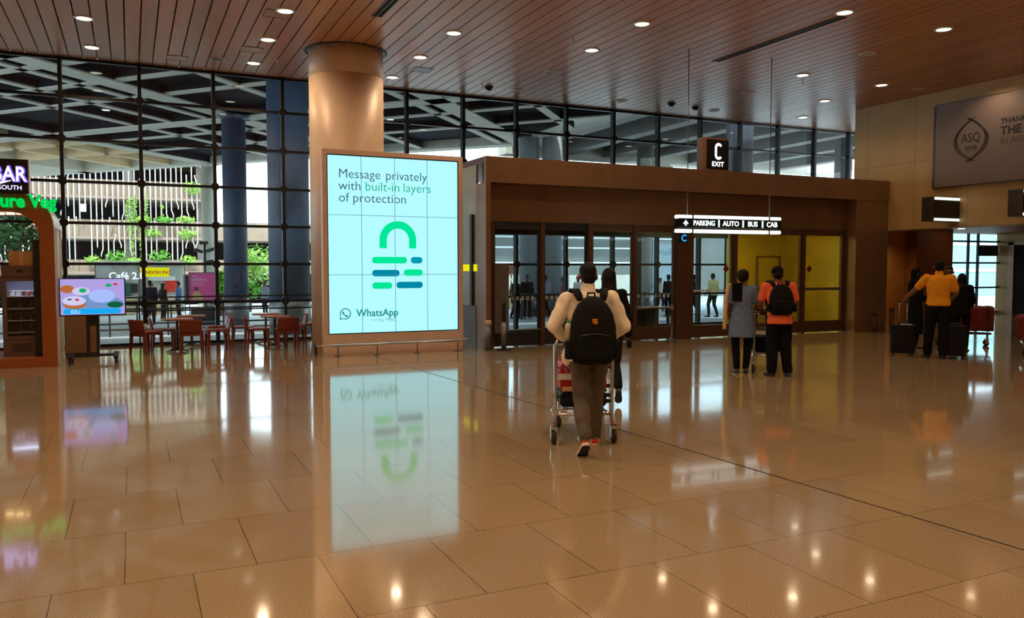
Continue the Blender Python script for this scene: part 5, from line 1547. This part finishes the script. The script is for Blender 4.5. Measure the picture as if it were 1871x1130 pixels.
    if glasses:
        g = MB()
        for q in (-1, 1):
            g.tube([hp(q*.033 + .024*math.cos(2*math.pi*k/12), .100, .004 + .018*math.sin(2*math.pi*k/12)) for k in range(13)], .0025*s, 6)
            g.tube([hp(q*.057, .098, .006), hp(q*.084, .01, .006)], .0025*s, 6)
        g.tube([hp(-.009, .102, .006), hp(.009, .102, .006)], .0025*s, 6)
        g.build('glasses', 'black', body)
    return body, J, s

def local_thing(name, label, cat, base, off, group=None):
    """a thing placed in a person's own frame"""
    rz = base.rotation_euler.z
    m = Matrix.Rotation(rz, 3, 'Z')
    return thing(name, label, cat, Vector(base.location) + m @ Vector(off), rz, group)

def backpack(base, label, off, W, Hh, D, lean=0.0, pocket=True, logo=None, sh=None):
    """soft backpack; origin at its bottom centre on the wearer's back, bag bulges to -Y"""
    t = local_thing('backpack', label, 'backpack', base, off)
    mb = MB(); rings = []; n = 28
    for f, kx, ky in ((0, .55, .5), (.02, .74, .72), (.06, .86, .86), (.16, .96, .98), (.35, 1.0, 1.0), (.55, .97, .95), (.75, .84, .82), (.88, .64, .66), (.96, .40, .45), (1, .16, .22)):
        ring = []
        for k in range(n):
            a = 2*math.pi*k/n; ca, sa = math.cos(a), math.sin(a)
            x = W/2*kx*math.copysign(abs(ca)**.75, ca); y = -D/2 + D/2*ky*math.copysign(abs(sa)**.75, sa)
            ring.append((x, y + lean*f*Hh, f*Hh))
        rings.append(ring)
    mb.loft(rings)
    remesh(mb, 'body', 'nylon_black', t, .011, 3, .004, (10, 10, 10))
    if pocket:
        mb = MB().rbox(-W*.34, -D*1.12, .06, W*.34, -D*.7, Hh*.46, .06, 4, 'Y'); remesh(mb, 'front_pocket', 'nylon_black', t, .011, 3)
        MB().tube([(-W*.30, -D*1.13, Hh*.44), (0, -D*1.15, Hh*.47), (W*.30, -D*1.13, Hh*.44)], .006, 6).build('zip', 'dark_header', t)
        for q in (-1, 1):
            mb = MB().rbox(q*W*.5 - .035, -D*.75, .05, q*W*.5 + .035, -D*.2, Hh*.36, .03, 4, 'Z'); remesh(mb, 'side_pocket', 'nylon_black', t, .011, 3)
    MB().tube([(-.035, -.02 + lean*Hh, Hh*.95), (-.03, -.03 + lean*Hh, Hh*1.04), (.03, -.03 + lean*Hh, Hh*1.04), (.035, -.02 + lean*Hh, Hh*.95)], .010, 8).build('grab_handle', 'nylon_black', t)
    if logo:
        b = MB(); ly = -D*.86 + lean*Hh*.62
        for q in (0, .016, .032): b.box(-.02 + (q == .032)*.01, ly - .03, Hh*.66 - q, .026, ly + .03, Hh*.66 - q + .010)
        b.build('logo', logo, t)
    if sh:
        for q in (-1, 1):
            pts = [Vector((q*p[0], p[1], p[2])) for p in sh]
            mb = MB(); rings = []
            for i, p in enumerate(pts):
                d = (pts[min(i+1, len(pts)-1)] - pts[max(i-1, 0)]).normalized()
                wv = Vector((1, 0, 0)) - d * d.x; wv = wv.normalized(); nv = d.cross(wv)
                hw = .036 if 1 <= i <= 5 else .026
                rings.append([p + wv*hw + nv*.006, p - wv*hw + nv*.006, p - wv*hw - nv*.006, p + wv*hw - nv*.006])
            mb.loft(rings, True); mb.build('strap', 'nylon_black', t)
    return t

def suitcase(label, loc, rz, w_, d_, h, m, handle=0.0, lying=False, wheels=True):
    t = thing('suitcase', label, 'suitcase', loc, rz)
    z0 = 0.05 if wheels else 0.0
    MB().rbox(-w_/2, -d_/2, z0, w_/2, d_/2, h, .05, 5, 'Z').build('shell', m, t, bevel=.018)
    MB().rbox(-w_/2 - .004, -.012, z0 + .01, w_/2 + .004, .012, h - .006, .01, 2, 'Z').build('zip_seam', 'black', t)
    b = MB()
    for k in range(5):
        x = -w_*.36 + w_*.18*k; b.box(x - .012, -d_/2 - .006, z0 + .07, x + .012, -d_/2 + .01, h - .07)
    b.build('shell_ribs', m, t)
    MB().tube([(-.08, 0, h - .005), (-.075, 0, h + .03), (.075, 0, h + .03), (.08, 0, h - .005)], .011, 8).build('carry_handle', 'black', t)
    if wheels:
        for sx in (-1, 1):
            for sy in (-1, 1):
                c = MB(); cx, cy = sx*(w_/2 - .05), sy*(d_/2 - .04)
                c.prism([(cy + .027*math.cos(2*math.pi*k/14), .027 + .027*math.sin(2*math.pi*k/14)) for k in range(14)], cx - .012, cx + .012, 'YZ'); c.build('wheel', 'rubber', t)
                MB().box(cx - .018, cy - .02, .03, cx + .018, cy + .02, z0 + .015).build('wheel_fork', 'black', t)
    if handle:
        hb = MB()
        for q in (-1, 1): hb.tube([(q*.065, d_/2 - .035, h - .02), (q*.065, d_/2 - .035, handle)], .009, 8)
        hb.build('pull_poles', 'steel', t)
        MB().rbox(-.09, d_/2 - .055, handle - .012, .09, d_/2 - .015, handle + .02, .012, 3, 'X').build('pull_grip', 'black', t)
    return t

def trolley(label, loc, rz, wide=.54, long_=.86, hh=.98):
    """airport baggage trolley: travels toward +Y, handle at -Y end"""
    t = thing('luggage_trolley', label, 'trolley', loc, rz, 'luggage trolleys')
    hw = wide / 2
    for q in (-1, 1):
        MB().tube([(q*hw, 0, .15), (q*hw, 0, .5), (q*(hw+.005), -.01, hh - .06), (q*(hw - .03), -.02, hh)], .015, 10).build('upright', 'chrome', t)
        MB().tube([(q*hw, 0, .26), (q*(hw - .02), .4, .25), (q*(hw - .12), long_, .25)], .014, 8).build('side_rail', 'chrome', t)
    MB().tube([(-hw + .02, -.02, hh), (hw - .02, -.02, hh)], .019, 12).build('handle', 'black', t)
    MB().rbox(-.16, -.045, hh - .08, .16, .01, hh - .025, .012, 3, 'X').build('brake_bar', 'dark_header', t)
    b = MB()
    for k in range(6): b.tube([(-hw + .05 + (wide - .1)*k/5, .02, .272), (-.10 + .2*k/5, long_ - .02, .262)], .008, 6)
    b.tube([(-hw, 0, .272), (hw, 0, .272)], .014, 8); b.tube([(-.16, long_, .255), (.16, long_, .255)], .014, 8); b.tube([(-hw + .01, .35, .262), (hw - .01, .35, .262)], .010, 8)
    b.build('platform', 'steel', t)
    b = MB()
    for z in (.66, .74, .82, .88): b.tube([(-hw + .01, .0, z), (-hw + .03, .17, z + .03), (hw - .03, .17, z + .03), (hw - .01, .0, z)], .006, 6)
    for k in range(7):
        x = -hw + .04 + (wide - .08)*k/6; b.tube([(x, .17, .69), (x, .17, .91)], .005, 6); b.tube([(x, .17, .69), (x, .0, .66)], .005, 6)
    b.build('basket', 'grey_metal', t)
    MB().box(-hw + .02, .004, .60, hw - .02, .012, .655).build('sign_plate', 'white_plastic', t)
    for (x, y, r) in ((-hw - .015, -.02, .065), (hw + .015, -.02, .065), (-.12, long_ - .08, .055), (.12, long_ - .08, .055)):
        c = MB()
        c.lathe([(.0, -.022), (r - .012, -.022), (r, -.012), (r, .012), (r - .012, .022), (0, .022)], (0, 0, 0), 22)
        c.v = [(p[2] + x, p[0] + y, p[1] + r) for p in c.v]
        wo = c.build('wheel', 'rubber', t)
        h2 = MB().lathe([(0, -.024), (r*.45, -.024), (r*.45, .024), (0, .024)], (0, 0, 0), 14); h2.v = [(p[2] + x, p[0] + y, p[1] + r) for p in h2.v]
        h2.build('hub', 'grey_metal', wo)
        f = MB()
        for q in (-1, 1): f.box(x + q*.026 - .003, y - .02, r - .01, x + q*.026 + .003, y + .035, 2*r + .012)
        f.rbox(x - .03, y - .025, 2*r + .008, x + .03, y + .05, 2*r + .035, .012, 3, 'Z')
        f.tube([(x, y + .02, 2*r + .03), (x, y + .02, .26 if y > .2 else .2)], .014, 8)
        f.build('fork', 'chrome', t)
    return t

# the man pushing the nearest trolley
HM1 = R(-22)
man, J, s = person('man in a cream shirt with a black backpack pushing the nearest luggage trolley', (3.72, 6.27, 0), HM1, 1.69,
    pose=dict(pelvis=(0, .0, .945), waist=(0, .02, 1.10), chest=(0, .05, 1.30), neck=(0, .065, 1.47), head=(-.005, .105, 1.625),
              sL=(-.205, .05, 1.415), sR=(.205, .05, 1.415), eL=(-.335, .03, 1.165), eR=(.335, .05, 1.165), wL=(-.215, .22, 1.03), wR=(.225, .23, 1.03),
              hL=(-.09, 0, .93), hR=(.09, .02, .93), kL=(-.085, -.05, .50), kR=(.10, .20, .52), aL=(-.09, -.33, .19), aR=(.10, .27, .085), tL=(-.10, -.20, .045), tR=(.12, .44, .035)),
    top='white_shirt', bottom='khaki', hair='short', shoes='red_shoe', sole='sole', collar=.42, voxel=.008, fat=.012, build=1.12, wr=.015, leg=1.08,
    head_turn=(6, -8), curl=(.95, .95), hands={'L': ((.35, .75, -.45), (.9, -.35, .2)), 'R': ((-.35, .75, -.45), (-.9, -.35, .2))}, hem=-.75)
bp = backpack(man, 'black backpack with a small orange mark on the man at the nearest trolley', (0, -.085, .80), .42, .60, .23, lean=.04, logo='logo_orange',
              sh=[(.10, -.03, .56), (.115, .01, .61), (.13, .08, .655), (.14, .17, .655), (.15, .255, .58), (.155, .275, .44), (.17, .24, .30), (.17, .10, .16)])
t = local_thing('bottle', 'clear drink bottle with a green cap in the side pocket of the nearest black backpack', 'bottle', man, (-.215, -.19, 1.0))
MB().lathe([(0, 0), (.03, 0), (.031, .12), (.028, .15), (.014, .17)], (0, 0, 0), 14).build('body', 'bottle_clear', t)
MB().lathe([(.016, .165), (.017, .195), (0, .195)], (0, 0, 0), 12).build('cap', 'bottle_green', t)
mb = MB().loft([[(-.20 + .05*math.cos(2*math.pi*k/10)*f, .02 + .05*math.sin(2*math.pi*k/10), z) for k in range(10)] for z, f in ((.92, .6), (.86, 1), (.80, .9), (.76, .3))])
remesh(mb, 'shirt_tail', 'white_shirt', man, .01, 2, .006)
TR = R(-20)
t = trolley('luggage trolley with a red case, pushed by the man in the cream shirt', (3.82, 6.54, 0), TR)
def ontrolley(loc, rz, off):
    return Vector(loc) + Matrix.Rotation(rz, 3, 'Z') @ Vector(off)
def lying_case(label, loc, rz, w_, l_, h, m, band=None):
    """case lying flat, its wheels toward +X"""
    t = thing('suitcase', label, 'suitcase', loc, rz)
    MB().rbox(-w_/2, -l_/2, 0, w_/2, l_/2, h, .045, 5, 'Y').build('shell', m, t, bevel=.012)
    MB().rbox(-w_/2 - .003, -l_/2 - .003, h/2 - .012, w_/2 + .003, l_/2 + .003, h/2 + .012, .03, 4, 'Z').build('zip_seam', 'black', t)
    if band: MB().box(-w_/2 + .02, -l_/2 - .006, .005, w_/2 - .02, -l_/2 + .01, .05).build('band', band, t)
    for sy in (-1, 1):
        for z in (.045, h - .045):
            c = MB().lathe([(0, -.014), (.03, -.014), (.034, 0), (.03, .014), (0, .014)], (0, 0, 0), 14)
            c.v = [(p[0] + w_/2 + .045, p[1]*1.0 + sy*(l_/2 - .07), p[2] + z) for p in c.v]
            c.build('wheel', 'rubber', t)
            MB().box(w_/2 - .01, sy*(l_/2 - .07) - .018, z - .018, w_/2 + .035, sy*(l_/2 - .07) + .018, z + .018).build('wheel_fork', 'black', t)
    MB().tube([(-w_/2, -.08, h/2), (-w_/2 - .03, -.075, h/2), (-w_/2 - .03, .075, h/2), (-w_/2, .08, h/2)], .011, 8).build('carry_handle', 'black', t)
    return t
lying_case('black suitcase lying under the red one on the nearest trolley', ontrolley((3.82, 6.54, 0), TR, (.05, .50, .29)), TR, .46, .44, .15, 'black_case')
lying_case('red suitcase lying on top on the nearest trolley', ontrolley((3.82, 6.54, 0), TR, (.05, .50, .442)), TR, .46, .44, .28, 'red_case', 'beige_cloth')

# the woman walking beside him
wom, J, s = person('woman in dark clothes with long black hair walking beyond the man with the nearest trolley', (5.20, 8.32, 0), R(-26), 1.64,
    pose=dict(kL=(-.09, .16, .52), aL=(-.09, .10, .085), tL=(-.10, .26, .035), kR=(.09, .02, .50), aR=(.10, -.30, .26), tR=(.11, -.20, .12), wR=(.27, .10, .86), eR=(.27, -.06, 1.12), head=(.0, .02, 1.62)),
    top='black_cloth', bottom='black_cloth', hair='long', skin='skin_dark', voxel=.010, sleeve='long', hem=-.6, sw=.86, build=.9)
t = local_thing('handbag', 'small black bag in the right hand of the long haired woman', 'bag', wom, (.265, .16, .665))
MB().rbox(-.025, -.07, 0, .025, .07, .09, .02, 4, 'X').build('body', 'nylon_black', t)
MB().tube([(0, -.05, .08), (0, -.03, .13), (0, .03, .13), (0, .05, .08)], .006, 6).build('handle', 'black', t)

# the couple with the second trolley
w2, J, s = person('woman in a grey dotted tunic and black leggings standing left of the man in orange', (8.60, 9.86, 0), R(-32), 1.62,
    pose=dict(head=(.02, .02, 1.615), wR=(.22, .22, 1.0), eR=(.25, .0, 1.13), wL=(-.20, .18, .98), eL=(-.25, -.01, 1.12), aL=(-.08, -.02, .085), aR=(.07, .02, .085), tL=(-.10, .14, .035), tR=(.10, .18, .035)),
    top='tunic', bottom='black_cloth', hair='bun', skin='skin_dark', sleeve='short', hem=-2.3, skirt=.205, head_turn=(-35, 0), voxel=.010, wr=.005, sw=.88, build=.9)
mb = MB(); mb.loft([[(-.215 + .03*math.cos(2*math.pi*k/10) - .03*f, -.03 + .035*math.sin(2*math.pi*k/10), z) for k in range(10)] for z, f in ((1.40, -1.2), (1.36, 0), (1.15, 1.2), (.9, 1.7), (.68, 1.9))])
remesh(mb, 'scarf', 'beige_cloth', w2, .011, 3, .005)
mb = MB(); mb.loft([[(-.10 + .08*math.cos(2*math.pi*k/12), -.12 + .035*math.sin(2*math.pi*k/12), z) for k in range(12)] for z in (1.41, 1.34, 1.22, 1.12)])
remesh(mb, 'shawl', 'black_cloth', w2, .011, 3, .005)
m2, J, s = person('man in an orange shirt with a black backpack leaning on the second trolley', (8.86, 9.34, 0), R(-30), 1.70,
    pose=dict(pelvis=(0, -.02, .95), waist=(0, .0, 1.10), chest=(0, .06, 1.29), neck=(0, .10, 1.455), head=(0, .155, 1.575), sL=(-.20, .08, 1.395), sR=(.20, .08, 1.395),
              eL=(-.27, .10, 1.13), eR=(.28, .10, 1.13), wL=(-.21, .30, 1.02), wR=(.21, .30, 1.02), aL=(-.11, -.05, .085), aR=(.13, -.02, .085), tL=(-.15, .12, .035), tR=(.17, .15, .035)),
    top='orange_tee', bottom='black_cloth', hair='short', hat='black_cloth', skin='skin_dark', sleeve='short', hem=-.95, voxel=.010, leg=1.3, fat=.006, head_turn=(0, -18), curl=(.95, .95),
    hands={'L': ((.2, .8, -.4), (.9, -.2, .2)), 'R': ((-.2, .8, -.4), (-.9, -.2, .2))})
backpack(m2, 'black backpack worn by the man in the orange shirt', (0, -.055, .93), .37, .47, .17, lean=.10, pocket=True,
         sh=[(.09, .01, .43), (.11, .05, .48), (.13, .12, .51), (.14, .20, .50), (.15, .265, .43), (.155, .26, .32), (.165, .19, .22), (.165, .08, .12)])
T2 = ontrolley((8.86, 9.34, 0), R(-30), (-.02, .36, 0))
trolley('luggage trolley leaned on by the man in orange', T2, R(-30))
c = ontrolley(T2, R(-30), (0, .5, .285))
t = thing('duffel_bag', 'black bag lying on the trolley in front of the man in orange', 'bag', c, R(-30))
mb = MB().rbox(-.24, -.2, 0, .24, .2, .26, .09, 5, 'Y'); remesh(mb, 'body', 'nylon_black', t, .014, 4, .008)
MB().tube([(-.1, -.05, .25), (-.08, -.02, .33), (.08, -.02, .33), (.1, -.05, .25)], .012, 8).build('handle', 'black', t)

# the group at right
my, J, s = person('man in a yellow polo shirt holding the pull handle of a black suitcase', (13.17, 9.93, 0), R(-50), 1.78,
    pose=dict(eL=(-.36, .06, 1.22), wL=(-.52, .17, 1.055), eR=(.27, .02, 1.16), wR=(.23, .24, 1.06), aL=(-.15, .06, .085), tL=(-.2, .22, .035), aR=(.08, -.10, .085), tR=(.12, .06, .035), kL=(-.13, .06, .5), kR=(.09, -.02, .5)),
    top='yellow_polo', bottom='black_cloth', hair='short', sleeve='short', hem=-.12, collar=.22, voxel=.011, leg=1.25, fat=.016, build=1.1, curl=(.9, .5), hands={'L': ((-.45, .2, -.75), (.3, .9, .1))})
c = ontrolley((13.17, 9.93, 0), R(-50), (-.56, .20, 0))
suitcase('black upright suitcase with tall silver pull poles held by the man in yellow', c, R(-50), .41, .24, .58, 'black_case', handle=1.0)
MB().box(-.04, -.10, .583, .14, .02, .592).build('luggage_tag', 'white_plastic', bpy.data.objects['suitcase.002'] if 'suitcase.002' in bpy.data.objects else bpy.data.objects['suitcase'])
c = ontrolley((13.17, 9.93, 0), R(-50), (.27, .10, 0))
suitcase('black upright suitcase behind the right leg of the man in yellow', c, R(-50), .38, .24, .60, 'black_case', handle=.0)
hj, J, s = person('woman in a black headscarf and black robe behind the standing suitcase', (14.40, 11.38, 0), R(-120), 1.62,
    pose=dict(wL=(-.15, .25, 1.05), eL=(-.24, .04, 1.12), wR=(.15, .25, 1.05), eR=(.24, .04, 1.12)), top='black_cloth', bottom='black_cloth', hair='hijab', hem=-4.2, skirt=.22, voxel=.012, sw=.9)
gm, J, s = person('man with glasses facing the hall, mostly hidden behind the man in yellow', (14.95, 11.05, 0), R(128), 1.66, top='navy_cloth', bottom='black_cloth', hair='short', glasses=True, voxel=.011)
dk, J, s = person('person in black behind the right shoulder of the man in yellow', (14.72, 10.60, 0), R(-60), 1.54, pose=dict(wL=(-.16, .30, .98), eL=(-.24, .08, 1.12), wR=(.16, .30, .98), eR=(.24, .08, 1.12), head=(0, .06, 1.60)), top='black_cloth', bottom='black_cloth', hair='long', skin='skin_dark', voxel=.012, hem=-.9, sw=.86)
T3 = V(15.68, 11.78, 0)
trolley('luggage trolley carrying a big dark red bag beside the group at right', T3, R(-142), .54, .95)
c = ontrolley(T3, R(-142), (0, .56, .285))
t = thing('duffel_bag', 'big dark red soft bag lying across the trolley beside the group at right', 'bag', c, R(-142))
mb = MB().rbox(-.30, -.43, .03, .30, .43, .54, .05, 5, 'Y'); remesh(mb, 'body', 'dark_red_case', t, .016, 4, .010)
MB().rbox(-.302, -.36, .02, .302, -.32, .545, .05, 4, 'Y').build('strap', 'black', t)
MB().rbox(-.302, .30, .02, .302, .34, .545, .05, 4, 'Y').build('strap', 'black', t)
T4 = V(14.75, 8.95, 0)
trolley('luggage trolley cut by the right edge of the picture', T4, R(-40), .54, .86)
c = ontrolley(T4, R(-40), (0, .48, .285))
t = thing('duffel_bag', 'dark red bag on the trolley cut by the right picture edge', 'bag', c, R(-40))
mb = MB().rbox(-.26, -.36, .0, .26, .36, .48, .08, 5, 'Y'); remesh(mb, 'body', 'dark_red_case', t, .016, 4, .012)
MB().tube([(-.1, -.3, .47), (-.08, -.1, .54), (-.08, .1, .54), (-.1, .3, .47)], .012, 8).build('handle', 'black', t)

# people out on the forecourt
OUT = [(0.64, 33.0, 10, 'navy_cloth', 'black_cloth', 'short', 'person in a navy jacket standing outside behind the second mullion', 1.66),
       (1.26, 38.0, -60, 'black_cloth', 'black_cloth', 'long', 'person in black outside beside the navy jacket', 1.6),
       (0.95, 44.0, 190, 'olive_cloth', 'black_cloth', 'short', 'person at the counter of the yellow signed stall', 1.66),
       (1.96, 40.0, 70, 'blue_cloth', 'black_cloth', 'short', 'man in a blue shirt outside left of the pink poster', 1.7),
       (4.16, 44.0, 100, 'pink_cloth', 'black_cloth', 'long', 'person in pink outside right of the pink poster', 1.6),
       (6.07, 42.0, 120, 'grey_cloth', 'navy_cloth', 'short', 'man in grey leaning between the two blue columns', 1.68),
       (13.61, 28.6, 200, 'navy_cloth', 'navy_cloth', 'hijab', 'person in navy outside the first glass door, the one on the far left', 1.62),
       (13.92, 28.2, 175, 'black_cloth', 'black_cloth', 'short', 'man in a dark open jacket outside the first glass door', 1.7),
       (14.81, 28.4, 20, 'grey_cloth', 'black_cloth', 'short', 'man in a grey shirt outside the second glass door', 1.7),
       (15.79, 28.7, 60, 'pink_cloth', 'black_cloth', 'bun', 'woman in pink outside before the small white poster board', 1.62),
       (17.0, 29.6, 10, 'white_shirt', 'navy_cloth', 'short', 'person in white outside beside the head of the nearest man', 1.68),
       (19.35, 26.5, 0, 'black_cloth', 'black_cloth', 'short', 'person in black outside at the right edge of the narrow glass door', 1.66),
       (19.93, 24.5, 10, 'olive_cloth', 'black_cloth', 'short', 'man in a yellow green shirt outside the door right of the pier', 1.66),
       (20.55, 24.0, -20, 'grey_cloth', 'black_cloth', 'hijab', 'woman with a headscarf outside beside the yellow green shirt', 1.6),
       (22.6, 31.6, 170, 'white_shirt', 'navy_cloth', 'short', 'person in white outside before the tall white board', 1.6),
       (20.9, 30.0, 60, 'blue_cloth', 'black_cloth', 'short', 'person in blue leaning outside beside the thin pale column', 1.66),
       (20.98, 27.0, 30, 'black_cloth', 'black_cloth', 'short', 'person in black outside the door just right of the pier', 1.66)]
for i, (x, y, h, tp, bt, hr, lab, H_) in enumerate(OUT):
    ps = {} if i % 2 else dict(aL=(-.10, .10, .085), tL=(-.11, .26, .035), kL=(-.10, .14, .51), aR=(.10, -.16, .10), tR=(.12, .0, .035), wL=(-.24, .14, .93), wR=(.24, -.02, .92))
    person(lab, (x, y, GZ(y)), R(h), H_, ps, tp, bt, hr, 'skin_dark', voxel=.022, group='people on the forecourt', hem=-.5, wr=.004)
